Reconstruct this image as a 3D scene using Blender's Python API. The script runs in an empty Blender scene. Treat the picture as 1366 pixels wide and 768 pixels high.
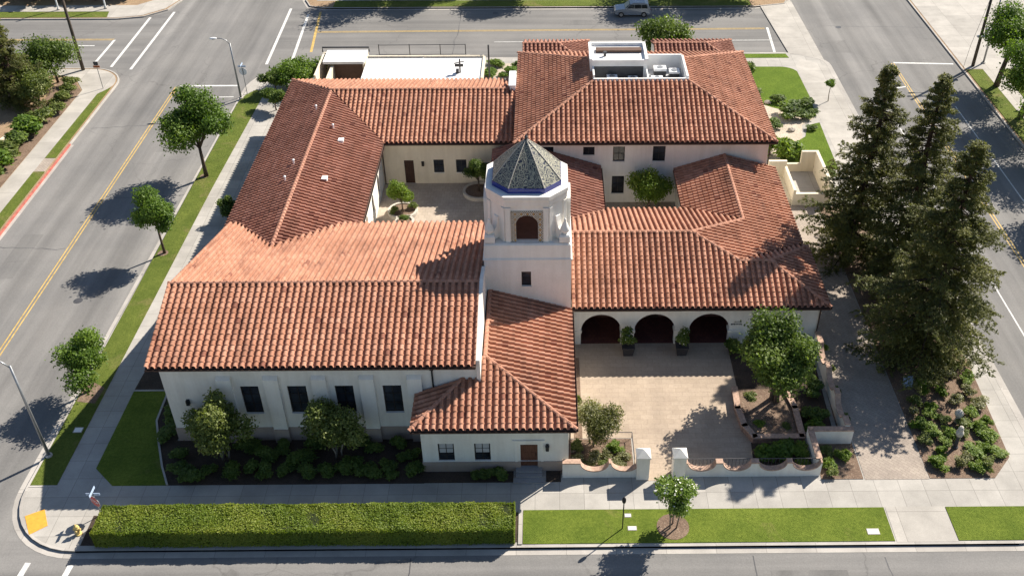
import bpy, bmesh, math, random
import numpy as np
from mathutils import Vector, Matrix

S = bpy.context.scene
COL = S.collection
R = math.radians

# ------------------------------------------------------------------ camera, sky, sun, exposure
cam_d = bpy.data.cameras.new("camera")
cam = bpy.data.objects.new("camera", cam_d)
COL.objects.link(cam)
cam.location = (0, 0, 48.3)
cam.rotation_euler = (R(90 - 37.0), 0, R(-0.59))
cam_d.sensor_fit = 'HORIZONTAL'
cam_d.sensor_width = 36
cam_d.lens = 1327 / 1366 * 36
cam_d.shift_x = (683 - 742) / 1366
cam_d.clip_start = 0.5
cam_d.clip_end = 3000
S.camera = cam

SUN_H = (0.92, 0.79)
SUN_EL = math.atan2(1.0, math.hypot(*SUN_H))
SUN_AZ = math.atan2(SUN_H[0], SUN_H[1])
world = bpy.data.worlds.new("World")
S.world = world
world.use_nodes = True
wn = world.node_tree
sky = wn.nodes.new("ShaderNodeTexSky")
sky.sky_type = 'NISHITA'
sky.sun_disc = False
sky.sun_elevation = SUN_EL
sky.sun_rotation = SUN_AZ
sky.air_density = 1.0
sky.dust_density = 0.6
sky.ozone_density = 1.5
wn.links.new(sky.outputs[0], wn.nodes["Background"].inputs[0])
wn.nodes["Background"].inputs[1].default_value = 0.062

sun_d = bpy.data.lights.new("sun", 'SUN')
sun_d.energy = 5.0
sun_d.angle = R(0.5)
sun_d.color = (1.0, 0.93, 0.82)
sun = bpy.data.objects.new("sun", sun_d)
COL.objects.link(sun)
sun.location = (60, 60, 90)
sun.rotation_euler = Vector((-SUN_H[0], -SUN_H[1], -1.0)).to_track_quat('-Z', 'Y').to_euler()

S.view_settings.view_transform = 'Standard'
S.view_settings.look = 'None'
S.view_settings.gamma = 1
S.view_settings.exposure = 0.92
S.view_settings.use_curve_mapping = False

# ------------------------------------------------------------------ materials
MATS = {}


class NT:
    def __init__(self, name):
        self.m = bpy.data.materials.new(name)
        self.m.use_nodes = True
        self.t = self.m.node_tree
        self.b = self.t.nodes["Principled BSDF"]
        self.b.inputs["Roughness"].default_value = 0.85
        self.b.inputs["Specular IOR Level"].default_value = 0.25
        self._co = None
        MATS[name] = self.m

    def n(self, kind, **kw):
        nd = self.t.nodes.new(kind)
        for k, v in kw.items():
            setattr(nd, k, v)
        return nd

    def l(self, a, b):
        self.t.links.new(a, b)

    def co(self):
        if self._co is None:
            g = self.n("ShaderNodeNewGeometry")
            self._co = g.outputs["Position"]
        return self._co

    def mapped(self, scale=(1, 1, 1), rot=0.0):
        mp = self.n("ShaderNodeMapping")
        mp.inputs["Scale"].default_value = scale
        mp.inputs["Rotation"].default_value = (0, 0, rot)
        self.l(self.co(), mp.inputs["Vector"])
        return mp.outputs[0]

    def noise(self, scale, detail=4, rough=0.6, vec=None, dist=0.0):
        nd = self.n("ShaderNodeTexNoise")
        nd.inputs["Scale"].default_value = scale
        nd.inputs["Detail"].default_value = detail
        nd.inputs["Roughness"].default_value = rough
        nd.inputs["Distortion"].default_value = dist
        self.l(vec if vec is not None else self.co(), nd.inputs["Vector"])
        return nd.outputs[0]

    def ramp(self, fac, stops, interp='LINEAR'):
        r = self.n("ShaderNodeValToRGB")
        cr = r.color_ramp
        cr.interpolation = interp
        while len(cr.elements) < len(stops):
            cr.elements.new(0.5)
        for e, (p, c) in zip(cr.elements, stops):
            e.position = p
            e.color = (c, c, c, 1) if isinstance(c, (int, float)) else (*c, 1)
        self.l(fac, r.inputs[0])
        return r.outputs[0]

    def mix(self, fac, a, b, mode='MIX'):
        mx = self.n("ShaderNodeMix", data_type='RGBA', blend_type=mode)
        for sock, v in ((mx.inputs[0], fac), (mx.inputs[6], a), (mx.inputs[7], b)):
            if isinstance(v, (int, float)):
                sock.default_value = v
            elif isinstance(v, tuple):
                sock.default_value = (*v, 1)
            else:
                self.l(v, sock)
        return mx.outputs[2]

    def math(self, op, a, b=0.0, c=0.0):
        md = self.n("ShaderNodeMath", operation=op)
        for sock, v in zip(md.inputs, (a, b, c)):
            if isinstance(v, (int, float)):
                sock.default_value = v
            else:
                self.l(v, sock)
        return md.outputs[0]

    def base(self, c):
        if isinstance(c, tuple):
            self.b.inputs["Base Color"].default_value = (*c, 1)
        else:
            self.l(c, self.b.inputs["Base Color"])

    def bump(self, h, strength=0.3, dist=0.05):
        bp = self.n("ShaderNodeBump")
        bp.inputs["Strength"].default_value = strength
        bp.inputs["Distance"].default_value = dist
        self.l(h, bp.inputs["Height"])
        self.l(bp.outputs[0], self.b.inputs["Normal"])

    def rough(self, v):
        self.b.inputs["Roughness"].default_value = v

    def xyz(self):
        s = self.n("ShaderNodeSeparateXYZ")
        self.l(self.co(), s.inputs[0])
        return s.outputs


def m_simple(name, col, rough=0.8, var=0.15, scale=3.0, metal=0.0, spec=0.25):
    k = NT(name)
    n1 = k.noise(scale, 5, 0.65)
    lo = tuple(c * (1 - var) for c in col)
    hi = tuple(min(1, c * (1 + var)) for c in col)
    k.base(k.ramp(n1, [(0.3, lo), (0.7, hi)]))
    k.rough(rough)
    k.b.inputs["Metallic"].default_value = metal
    k.b.inputs["Specular IOR Level"].default_value = spec
    return k.m


def m_asphalt(name, along_y, tint=1.0, lanes=None):
    k = NT(name)
    st = (0.55, 0.018, 1) if along_y else (0.018, 0.55, 1)
    streak = k.noise(1.0, 5, 0.6, k.mapped(st))
    blot = k.noise(0.16, 5, 0.6)
    grit = k.noise(11.0, 3, 0.8)
    c = k.ramp(streak, [(0.30, (.165 * tint, .160 * tint, .155 * tint)), (0.72, (.273 * tint, .263 * tint, .252 * tint))])
    c = k.mix(0.55, c, k.ramp(blot, [(0.3, (.70, .70, .71)), (0.7, (1.12, 1.10, 1.07))]), 'MULTIPLY')
    c = k.mix(0.6, c, k.ramp(grit, [(0.25, .72), (0.75, 1.2)]), 'MULTIPLY')
    # cracks: thin lines of a warped voronoi, only where a mask allows
    wv = k.n("ShaderNodeTexVoronoi", feature='DISTANCE_TO_EDGE')
    wv.inputs["Scale"].default_value = 0.10
    mp = k.mapped((1, 1, 1))
    nz = k.n("ShaderNodeTexNoise")
    nz.inputs["Scale"].default_value = 0.6
    nz.inputs["Detail"].default_value = 4
    k.l(mp, nz.inputs["Vector"])
    off = k.n("ShaderNodeVectorMath", operation='MULTIPLY_ADD')
    k.l(nz.outputs[1], off.inputs[0])
    off.inputs[1].default_value = (2.4, 2.4, 0)
    k.l(mp, off.inputs[2])
    k.l(off.outputs[0], wv.inputs["Vector"])
    line = k.ramp(wv.outputs["Distance"], [(0.0, 1.0), (0.006, 0.0)])
    mask = k.ramp(k.noise(0.07, 2, 0.5), [(0.47, 0.0), (0.56, 0.35)])
    c = k.mix(k.math('MULTIPLY', line, mask), c, (.055, .052, .05))
    # oil-dark strips down the middle of each lane
    if lanes:
        ax = k.xyz()[0 if along_y else 1]
        tot = None
        for p in lanes:
            d = k.math('ABSOLUTE', k.math('SUBTRACT', ax, p))
            g = k.math('MAXIMUM', k.math('SUBTRACT', 1.0, k.math('DIVIDE', d, 0.9)), 0.0)
            tot = g if tot is None else k.math('ADD', tot, g)
        br = k.ramp(k.noise(1.0, 4, 0.6, k.mapped((0.3, 0.05, 1) if along_y else (0.05, 0.3, 1))), [(0.3, 0.15), (0.7, 0.55)])
        c = k.mix(k.math('MULTIPLY', tot, br), c, k.mix(1.0, c, (.66, .65, .65), 'MULTIPLY'))
    k.base(c)
    k.rough(0.9)
    k.bump(grit, 0.25, 0.02)
    return k.m


def m_concrete(name, col, joint=1.5, jx=0.0, jy=0.0, both=True, jw=0.018):
    k = NT(name)
    x, y, z = k.xyz()
    def jl(a, o):
        f = k.math('FRACT', k.math('DIVIDE', k.math('ADD', a, 500.0 + o), joint))
        d = k.math('ABSOLUTE', k.math('SUBTRACT', f, 0.5))
        return k.math('GREATER_THAN', d, 0.5 - jw / joint)
    j = k.math('MAXIMUM', jl(x, jx), jl(y, jy)) if both else jl(x, jx)
    # slab-to-slab tone
    cx = k.math('FLOOR', k.math('DIVIDE', k.math('ADD', x, 500.0 + jx - joint * 0.0), joint))
    cy = k.math('FLOOR', k.math('DIVIDE', k.math('ADD', y, 500.0 + jy), joint))
    cmb = k.n("ShaderNodeCombineXYZ")
    k.l(cx, cmb.inputs[0]); k.l(cy, cmb.inputs[1])
    wn_ = k.n("ShaderNodeTexWhiteNoise")
    k.l(cmb.outputs[0], wn_.inputs["Vector"])
    n1 = k.noise(0.5, 6, 0.65)
    n2 = k.noise(14, 3, 0.7)
    c = k.ramp(n1, [(0.28, tuple(v * 0.78 for v in col)), (0.7, tuple(v * 1.1 for v in col))])
    c = k.mix(0.8, c, k.ramp(wn_.outputs[0], [(0.0, .86), (1.0, 1.08)]), 'MULTIPLY')
    c = k.mix(0.5, c, k.ramp(n2, [(0.3, .8), (0.7, 1.12)]), 'MULTIPLY')
    c = k.mix(k.math('MULTIPLY', j, 0.55), c, tuple(v * 0.35 for v in col))
    k.base(c)
    k.rough(0.9)
    k.bump(n2, 0.15, 0.01)
    return k.m


def m_pavers(name, c1, c2, mortar, scale=1.0, rot=0.0, bw=0.45, bh=0.3):
    k = NT(name)
    br = k.n("ShaderNodeTexBrick")
    br.inputs["Color1"].default_value = (*c1, 1)
    br.inputs["Color2"].default_value = (*c2, 1)
    br.inputs["Mortar"].default_value = (*mortar, 1)
    br.inputs["Scale"].default_value = scale
    br.inputs["Brick Width"].default_value = bw
    br.inputs["Row Height"].default_value = bh
    br.inputs["Mortar Size"].default_value = 0.012
    k.l(k.mapped((1, 1, 1), rot), br.inputs["Vector"])
    n1 = k.noise(0.35, 6, 0.68)
    c = k.mix(0.75, br.outputs[0], k.ramp(n1, [(0.27, (.66, .64, .63)), (0.7, (1.16, 1.14, 1.1))]), 'MULTIPLY')
    n2 = k.noise(6, 4, 0.7)
    c = k.mix(0.5, c, k.ramp(n2, [(0.3, .78), (0.7, 1.15)]), 'MULTIPLY')
    k.base(c)
    k.bump(br.outputs["Fac"], -0.2, 0.01)
    return k.m


def m_lawn(name, dark, light, dry, dryness=0.5):
    k = NT(name)
    n1 = k.noise(0.45, 5, 0.6)
    n2 = k.noise(5.0, 4, 0.75)
    n3 = k.noise(24.0, 3, 0.8)
    c = k.ramp(n1, [(0.3, dark), (0.68, light)])
    pt = k.ramp(k.noise(0.28, 5, 0.7, dist=0.6), [(0.72 - 0.22 * dryness, 0.0), (0.9 - 0.2 * dryness, 0.85)])
    c = k.mix(pt, c, dry)
    c = k.mix(0.85, c, k.ramp(n2, [(0.3, (.62, .66, .55)), (0.72, (1.3, 1.22, 1.25))]), 'MULTIPLY')
    c = k.mix(0.9, c, k.ramp(n3, [(0.28, .55), (0.72, 1.4)]), 'MULTIPLY')
    k.base(c)
    k.rough(0.95)
    k.b.inputs["Specular IOR Level"].default_value = 0.1
    k.bump(n3, 0.9, 0.06)
    return k.m


def m_soil(name, c1, c2, spot=None, sc=3.0):
    k = NT(name)
    n1 = k.noise(0.8, 5, 0.65)
    n2 = k.noise(sc * 4, 4, 0.8)
    c = k.ramp(n1, [(0.3, c1), (0.7, c2)])
    c = k.mix(0.9, c, k.ramp(n2, [(0.3, .5), (0.7, 1.45)]), 'MULTIPLY')
    if spot:
        v = k.n("ShaderNodeTexVoronoi")
        v.inputs["Scale"].default_value = sc * 1.6
        k.l(k.co(), v.inputs["Vector"])
        c = k.mix(k.ramp(v.outputs["Distance"], [(0.16, 0.9), (0.26, 0.0)]), c, spot)
    k.base(c)
    k.rough(0.95)
    k.bump(n2, 0.8, 0.06)
    return k.m


def m_stucco(name, col, dirt=0.35):
    k = NT(name)
    x, y, z = k.xyz()
    n1 = k.noise(0.5, 5, 0.6)
    nv = k.noise(1.0, 4, 0.6, k.mapped((2.2, 2.2, 0.22)))
    n2 = k.noise(9, 4, 0.7)
    c = k.ramp(n1, [(0.3, tuple(v * .9 for v in col)), (0.7, tuple(min(1, v * 1.05) for v in col))])
    c = k.mix(dirt, c, k.ramp(nv, [(0.35, (.80, .77, .73)), (0.6, (1.02, 1.02, 1.02))]), 'MULTIPLY')
    c = k.mix(0.3, c, k.ramp(n2, [(0.3, .86), (0.7, 1.08)]), 'MULTIPLY')
    k.base(c)
    k.rough(0.92)
    k.bump(n2, 0.25, 0.02)
    return k.m


def m_tile(name, tones, stain):
    k = NT(name)
    at = k.n("ShaderNodeAttribute", attribute_name="tile")
    c = k.ramp(at.outputs["Fac"], tones)
    big = k.noise(0.22, 5, 0.65)
    c = k.mix(0.75, c, k.ramp(big, [(0.3, (.74, .70, .68)), (0.68, (1.16, 1.14, 1.12))]), 'MULTIPLY')
    fine = k.noise(5.0, 4, 0.7)
    c = k.mix(0.5, c, k.ramp(fine, [(0.3, .7), (0.7, 1.2)]), 'MULTIPLY')
    sp = k.ramp(k.noise(1.1, 4, 0.75, dist=0.5), [(0.63, 0.0), (0.74, 0.75)])
    c = k.mix(sp, c, stain)
    st = k.noise(1.0, 5, 0.7, k.mapped((1.6, 0.35, 0.35)))
    c = k.mix(k.ramp(st, [(0.50, 0.0), (0.70, 0.5)]), c, (.13, .062, .045))
    li = k.ramp(k.noise(3.2, 5, 0.8), [(0.70, 0.0), (0.80, 0.4)])
    c = k.mix(li, c, (.43, .33, .25))
    k.base(c)
    k.rough(0.85)
    return k.m


def m_leaf(name, cols, trans=0.42):
    """leaf faces carry their own random tone (each leaf a little different in colour)"""
    k = NT(name)
    at = k.n("ShaderNodeAttribute", attribute_name="tone")
    c = k.ramp(at.outputs["Fac"], [(i / max(1, len(cols) - 1), cc) for i, cc in enumerate(cols)])
    k.base(c)
    k.rough(0.55)
    k.b.inputs["Specular IOR Level"].default_value = 0.35
    tr = k.n("ShaderNodeBsdfTranslucent")
    k.l(k.mix(1.0, c, (1.25, 1.3, 0.6), 'MULTIPLY'), tr.inputs[0])
    mx = k.n("ShaderNodeMixShader")
    mx.inputs[0].default_value = trans
    k.l(k.b.outputs[0], mx.inputs[1])
    k.l(tr.outputs[0], mx.inputs[2])
    k.l(mx.outputs[0], k.t.nodes["Material Output"].inputs[0])
    return k.m


def m_bark(name, col):
    k = NT(name)
    n = k.noise(1.0, 5, 0.7, k.mapped((9, 9, 1.5)))
    k.base(k.ramp(n, [(0.3, tuple(v * .5 for v in col)), (0.7, tuple(v * 1.3 for v in col))]))
    k.rough(0.95)
    k.bump(n, 0.7, 0.04)
    return k.m


def m_glass(name, col=(.012, .014, .018), rough=0.08):
    k = NT(name)
    n = k.noise(0.9, 2, 0.5)
    k.base(k.ramp(n, [(0.35, col), (0.7, tuple(v * 3.5 for v in col))]))
    k.rough(rough)
    k.b.inputs["Specular IOR Level"].default_value = 0.5
    return k.m


def m_wood(name, col):
    k = NT(name)
    n = k.noise(1.0, 4, 0.6, k.mapped((18, 18, 1.2)))
    k.base(k.ramp(n, [(0.3, tuple(v * .65 for v in col)), (0.7, tuple(v * 1.3 for v in col))]))
    k.rough(0.6)
    return k.m


def m_mosaic(name):
    """pale scroll pattern on dark glazed tile"""
    k = NT(name)
    tc = k.n("ShaderNodeTexCoord")
    nz = k.n("ShaderNodeTexNoise")
    nz.inputs["Scale"].default_value = 2.2
    nz.inputs["Detail"].default_value = 2
    k.l(tc.outputs["Object"], nz.inputs["Vector"])
    off = k.n("ShaderNodeVectorMath", operation='MULTIPLY_ADD')
    k.l(nz.outputs[1], off.inputs[0])
    off.inputs[1].default_value = (0.35, 0.35, 0.35)
    k.l(tc.outputs["Object"], off.inputs[2])
    v = k.n("ShaderNodeTexVoronoi", feature='DISTANCE_TO_EDGE')
    v.inputs["Scale"].default_value = 2.9
    k.l(off.outputs[0], v.inputs["Vector"])
    w = k.math('SINE', k.math('MULTIPLY', v.outputs["Distance"], 30.0))
    c = k.ramp(w, [(0.35, (.035, .042, .065)), (0.5, (.14, .14, .13)), (0.60, (.44, .42, .31))])
    gr = k.noise(5, 3, 0.6)
    c = k.mix(0.4, c, k.ramp(gr, [(0.3, .6), (0.7, 1.2)]), 'MULTIPLY')
    k.base(c)
    k.rough(0.4)
    return k.m


def m_surround(name):
    k = NT(name)
    tc = k.n("ShaderNodeTexCoord")
    mp = k.n("ShaderNodeMapping")
    mp.inputs["Scale"].default_value = (1, 1, 1)
    k.l(tc.outputs["Object"], mp.inputs[0])
    s = k.n("ShaderNodeSeparateXYZ")
    k.l(mp.outputs[0], s.inputs[0])
    hz = k.math('ADD', s.outputs[0], s.outputs[1])
    p = 0.21
    u = k.math('PINGPONG', hz, p)
    w = k.math('PINGPONG', s.outputs[2], p)
    d = k.math('ADD', u, w)
    c = k.ramp(k.math('DIVIDE', d, 2 * p), [(0.0, (.50, .31, .08)), (0.20, (.03, .05, .12)), (0.34, (.66, .60, .46)), (0.52, (.03, .045, .09)), (0.70, (.66, .60, .46)), (0.84, (.04, .07, .09))], 'CONSTANT')
    k.base(c)
    k.rough(0.35)
    return k.m


TERR = [(0.0, (.29, .130, .080)), (0.25, (.375, .178, .112)), (0.5, (.430, .214, .139)), (0.75, (.475, .248, .168)), (0.93, (.52, .29, .20)), (1.0, (.25, .105, .07))]
m_tile("terracotta_tile", TERR, (.17, .065, .045))
m_tile("aged_tile", [(a, (c[0] * .74, c[1] * .70, c[2] * .76)) for a, c in TERR], (.11, .045, .035))
m_tile("ridge_tile", [(0.0, (.40, .195, .13)), (0.5, (.47, .24, .165)), (1.0, (.53, .29, .205))], (.25, .11, .08))
m_stucco("white_stucco", (.80, .77, .71), 0.36)
m_stucco("tower_stucco", (.82, .79, .74), 0.3)
m_stucco("cream_stucco", (.74, .66, .52))
m_stucco("base_stucco", (.40, .315, .265))
m_simple("brown_fascia", (.075, .045, .035), 0.7)
m_simple("soffit_brown", (.12, .075, .055), 0.8)
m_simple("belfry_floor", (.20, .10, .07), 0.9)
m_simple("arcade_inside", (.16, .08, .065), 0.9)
m_pavers("quarry_tile", (.10, .035, .03), (.14, .05, .04), (.05, .03, .03), 1.0, 0, .3, .3)
m_glass("dark_glass")
m_simple("bronze_frame", (.028, .022, .02), 0.5)
m_wood("brown_door", (.135, .058, .036))
m_wood("dark_door", (.06, .032, .024))
m_simple("black_metal", (.02, .02, .022), 0.45)
m_simple("grey_metal", (.32, .33, .34), 0.4, metal=0.6)
m_simple("dark_grey_metal", (.07, .07, .075), 0.5)
m_simple("white_metal", (.78, .79, .80), 0.4)
m_simple("white_membrane", (.80, .79, .77), 0.7, 0.07, 1.2)
m_simple("grey_membrane", (.42, .42, .43), 0.85, 0.12, 1.2)
m_simple("cobalt_glaze", (.022, .035, .22), 0.25, 0.3, 6, spec=0.5)
m_mosaic("mosaic_tile")
m_surround("glazed_surround")
m_asphalt("asphalt_along", True, .95, [-45.2, -38.9, -36.4, -43.2, 34.4, 37.6, 41.9, 45.0])
m_asphalt("asphalt_across", False, 0.94, [109.3, 112.1, 115.0, 118.6, 121.6])
m_asphalt("asphalt_front", False, .95, [36.0, 33.0])
m_concrete("concrete_walk", (.41, .385, .35), 1.55)
m_concrete("concrete_pale", (.43, .40, .36), 3.2)
m_concrete("concrete_kerb", (.43, .40, .365), 3.0)
m_concrete("step_concrete", (.34, .33, .33), 8.0)
m_simple("red_kerb", (.42, .13, .10), 0.8, 0.35, 2.5)
m_simple("yellow_paint", (.50, .34, .11), 0.7, 0.3, 3)
m_simple("white_paint", (.60, .59, .565), 0.7, 0.28, 5)
m_simple("ramp_yellow", (.66, .32, .045), 0.75, 0.12, 4)
m_pavers("patio_pavers", (.385, .31, .24), (.425, .345, .27), (.32, .255, .20), 1.0, 0, .9, .45)
m_pavers("court_pavers", (.42, .355, .29), (.47, .40, .33), (.32, .27, .22), 1.0, 0, .5, .5)
m_pavers("path_pavers", (.335, .285, .245), (.385, .33, .28), (.25, .21, .18), 1.0, R(45), .42, .21)
m_lawn("lawn_lush", (.095, .140, .020), (.158, .205, .032), (.25, .215, .085), 0.6)
m_lawn("lawn_verge", (.085, .118, .022), (.135, .168, .034), (.225, .185, .085), .8)
m_lawn("lawn_bright", (.085, .140, .016), (.125, .185, .024), (.16, .18, .04), 0.1)
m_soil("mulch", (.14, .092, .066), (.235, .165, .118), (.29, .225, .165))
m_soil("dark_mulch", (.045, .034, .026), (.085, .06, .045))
m_soil("tan_soil", (.26, .175, .105), (.36, .25, .155))
m_soil("pale_gravel", (.42, .35, .28), (.55, .47, .38), (.60, .54, .47), 4)
m_soil("dirt_ground", (.20, .16, .11), (.30, .24, .16))
m_simple("stone_ring", (.50, .46, .40), 0.9, 0.2, 4)
m_simple("brick_coping", (.42, .285, .215), 0.9, 0.3, 5)
m_simple("planter_brick", (.24, .165, .135), 0.9, 0.3, 6)
m_simple("dark_pot", (.045, .042, .045), 0.6)
m_simple("stone_rock", (.42, .37, .32), 0.95, 0.3, 3)
m_bark("bark_brown", (.105, .075, .055))
m_bark("bark_pale", (.24, .20, .16))
m_bark("bark_redwood", (.060, .038, .028))
m_bark("pole_wood", (.10, .08, .065))
m_leaf("leaf_street", [(0.056, 0.106, 0.017), (0.097, 0.170, 0.023), (0.138, 0.218, 0.029), (0.186, 0.268, 0.042)])
m_leaf("leaf_olive", [(.070, .10, .024), (.118, .155, .036), (.18, .215, .056), (.27, .29, .11)])
m_leaf("leaf_deep", [(0.047, 0.082, 0.018), (0.082, 0.131, 0.024), (0.127, 0.184, 0.035), (0.184, 0.241, 0.058)])
m_leaf("leaf_bright", [(0.083, 0.145, 0.016), (0.131, 0.207, 0.022), (0.186, 0.262, 0.033), (0.262, 0.304, 0.062)])
m_leaf("leaf_redwood", [(.058, .068, .022), (.108, .118, .036), (.17, .175, .055), (.25, .24, .085)], 0.45)
m_leaf("leaf_hedge", [(.085, .145, .014), (.145, .205, .019), (.205, .255, .028), (.30, .32, .06)])
m_leaf("leaf_speckle", [(.060, .075, .02), (.11, .12, .032), (.18, .18, .06), (.62, .60, .46)])
m_leaf("leaf_flower", [(0.070, 0.133, 0.016), (0.118, 0.196, 0.025), (0.172, 0.250, 0.047), (0.218, 0.281, 0.078)])
m_simple("petal_white", (.78, .77, .70), 0.7)
m_simple("car_silver", (.25, .29, .34), 0.25, 0.04, 2, metal=0.3, spec=0.5)
m_simple("tyre_black", (.018, .018, .018), 0.8)
m_simple("lamp_lens", (.75, .72, .62), 0.3)
m_simple("red_lens", (.35, .02, .02), 0.3)
m_simple("sign_red", (.50, .035, .04), 0.4, 0.05)
m_simple("sign_white", (.80, .80, .80), 0.4, 0.05)
m_simple("sign_blue", (.42, .52, .68), 0.4, 0.1)
m_simple("sign_orange", (.42, .13, .05), 0.5, 0.15)
m_simple("hydrant_yellow", (.62, .46, .17), 0.5, 0.12)
m_simple("sky_blue_box", (.35, .45, .62), 0.5)
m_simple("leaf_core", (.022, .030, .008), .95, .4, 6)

m_asphalt("asphalt_patch", True, .80)

# ------------------------------------------------------------------ mesh helpers
class MB:
    def __init__(self):
        self.v = []
        self.f = []
        self.mi = []
        self.m = 0

    def poly(self, pts):
        b = len(self.v)
        self.v += [tuple(p) for p in pts]
        self.f.append(tuple(range(b, b + len(pts))))
        self.mi.append(self.m)

    def quad(self, a, b, c, d):
        self.poly([a, b, c, d])

    def box(self, x0, x1, y0, y1, z0, z1):
        p = [(x, y, z) for z in (z0, z1) for y in (y0, y1) for x in (x0, x1)]
        b = len(self.v)
        self.v += p
        for f in ((0, 2, 3, 1), (4, 5, 7, 6), (0, 1, 5, 4), (1, 3, 7, 5), (3, 2, 6, 7), (2, 0, 4, 6)):
            self.f.append(tuple(b + i for i in f))
            self.mi.append(self.m)

    def obox(self, c, ux, hx, hy, z0, z1):
        """box turned about z: ux = unit (x,y) of its long axis"""
        ax = Vector((ux[0], ux[1], 0)); ay = Vector((-ux[1], ux[0], 0))
        c = Vector((c[0], c[1], 0))
        pts = [c - ax * hx - ay * hy, c + ax * hx - ay * hy, c + ax * hx + ay * hy, c - ax * hx + ay * hy]
        self.prism([(p.x, p.y) for p in pts], z0, z1)

    def prism(self, poly, z0, z1):
        n = len(poly)
        a = sum(poly[i][0] * poly[(i + 1) % n][1] - poly[(i + 1) % n][0] * poly[i][1] for i in range(n))
        if a < 0:
            poly = poly[::-1]
        b = len(self.v)
        self.v += [(p[0], p[1], z0) for p in poly] + [(p[0], p[1], z1) for p in poly]
        self.f.append(tuple(b + n + i for i in range(n))); self.mi.append(self.m)
        self.f.append(tuple(b + n - 1 - i for i in range(n))); self.mi.append(self.m)
        for i in range(n):
            j = (i + 1) % n
            self.f.append((b + i, b + j, b + n + j, b + n + i)); self.mi.append(self.m)

    def frustum(self, pa, za, pb, zb, caps=True):
        n = len(pa)
        b = len(self.v)
        self.v += [(p[0], p[1], za) for p in pa] + [(p[0], p[1], zb) for p in pb]
        for i in range(n):
            j = (i + 1) % n
            self.f.append((b + i, b + j, b + n + j, b + n + i)); self.mi.append(self.m)
        if caps:
            self.f.append(tuple(b + n + i for i in range(n))); self.mi.append(self.m)
            self.f.append(tuple(b + n - 1 - i for i in range(n))); self.mi.append(self.m)

    def tube(self, pts, rad, n=8, cap=True):
        pts = [Vector(p) for p in pts]
        rings = []
        for i, p in enumerate(pts):
            d = (pts[min(i + 1, len(pts) - 1)] - pts[max(i - 1, 0)])
            d = d.normalized() if d.length > 1e-6 else Vector((0, 0, 1))
            up = Vector((1, 0, 0)) if abs(d.z) > 0.8 else Vector((0, 0, 1))
            a = d.cross(up).normalized(); c = d.cross(a).normalized()
            r = rad[i] if isinstance(rad, (list, tuple)) else rad
            b = len(self.v)
            self.v += [tuple(p + a * (r * math.cos(2 * math.pi * k / n)) + c * (r * math.sin(2 * math.pi * k / n))) for k in range(n)]
            rings.append(b)
        for r0, r1 in zip(rings, rings[1:]):
            for k in range(n):
                j = (k + 1) % n
                self.f.append((r0 + k, r0 + j, r1 + j, r1 + k)); self.mi.append(self.m)
        if cap:
            self.f.append(tuple(rings[0] + n - 1 - k for k in range(n))); self.mi.append(self.m)
            self.f.append(tuple(rings[-1] + k for k in range(n))); self.mi.append(self.m)

    def lathe(self, prof, n=16, c=(0, 0, 0), ax=None):
        b = len(self.v)
        for r, z in prof:
            self.v += [(c[0] + r * math.cos(2 * math.pi * k / n), c[1] + r * math.sin(2 * math.pi * k / n), c[2] + z) for k in range(n)]
        for i in range(len(prof) - 1):
            for k in range(n):
                j = (k + 1) % n
                self.f.append((b + i * n + k, b + i * n + j, b + (i + 1) * n + j, b + (i + 1) * n + k)); self.mi.append(self.m)
        self.f.append(tuple(b + n - 1 - k for k in range(n))); self.mi.append(self.m)
        self.f.append(tuple(b + (len(prof) - 1) * n + k for k in range(n))); self.mi.append(self.m)

    def ball(self, c, rx, ry, rz, n=10, m=6):
        prof = []
        b = len(self.v)
        for i in range(m + 1):
            t = math.pi * i / m
            r = max(0.01, math.sin(t)); z = -math.cos(t)
            self.v += [(c[0] + rx * r * math.cos(2 * math.pi * k / n), c[1] + ry * r * math.sin(2 * math.pi * k / n), c[2] + rz * z) for k in range(n)]
        for i in range(m):
            for k in range(n):
                j = (k + 1) % n
                self.f.append((b + i * n + k, b + i * n + j, b + (i + 1) * n + j, b + (i + 1) * n + k)); self.mi.append(self.m)

    def extrude_y(self, prof, y0, y1):
        """closed profile in (x,z), swept along y"""
        n = len(prof)
        b = len(self.v)
        self.v += [(p[0], y0, p[1]) for p in prof] + [(p[0], y1, p[1]) for p in prof]
        self.f.append(tuple(b + i for i in range(n))); self.mi.append(self.m)
        self.f.append(tuple(b + 2 * n - 1 - i for i in range(n))); self.mi.append(self.m)
        for i in range(n):
            j = (i + 1) % n
            self.f.append((b + i, b + n + i, b + n + j, b + j)); self.mi.append(self.m)

    def xf(self, M, start=0):
        self.v[start:] = [tuple(M @ Vector(p)) for p in self.v[start:]]

    def build(self, name, mats, parent=None, smooth=False, loc=None, bevel=0.0, fix=True):
        me = bpy.data.meshes.new(name)
        off = Vector(loc) if loc is not None else Vector((0, 0, 0))
        me.from_pydata([tuple(Vector(p) - off) for p in self.v], [], self.f)
        if isinstance(mats, str):
            mats = [mats]
        for m in mats:
            me.materials.append(MATS[m])
        if len(mats) > 1:
            me.polygons.foreach_set("material_index", self.mi)
        if fix:
            bm = bmesh.new(); bm.from_mesh(me)
            bmesh.ops.recalc_face_normals(bm, faces=bm.faces)
            bm.to_mesh(me); bm.free()
        if smooth:
            me.polygons.foreach_set("use_smooth", [True] * len(me.polygons))
        me.update()
        o = bpy.data.objects.new(name, me)
        COL.objects.link(o)
        o.location = off
        if parent is not None:
            o.parent = parent
            o.location = off - world_loc(parent)
        if bevel:
            md = o.modifiers.new("bevel", 'BEVEL')
            md.width = bevel; md.segments = 2; md.limit_method = 'ANGLE'
        return o


def world_loc(o):
    v = Vector((0, 0, 0))
    while o is not None:
        v += o.location
        o = o.parent
    return v


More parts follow.
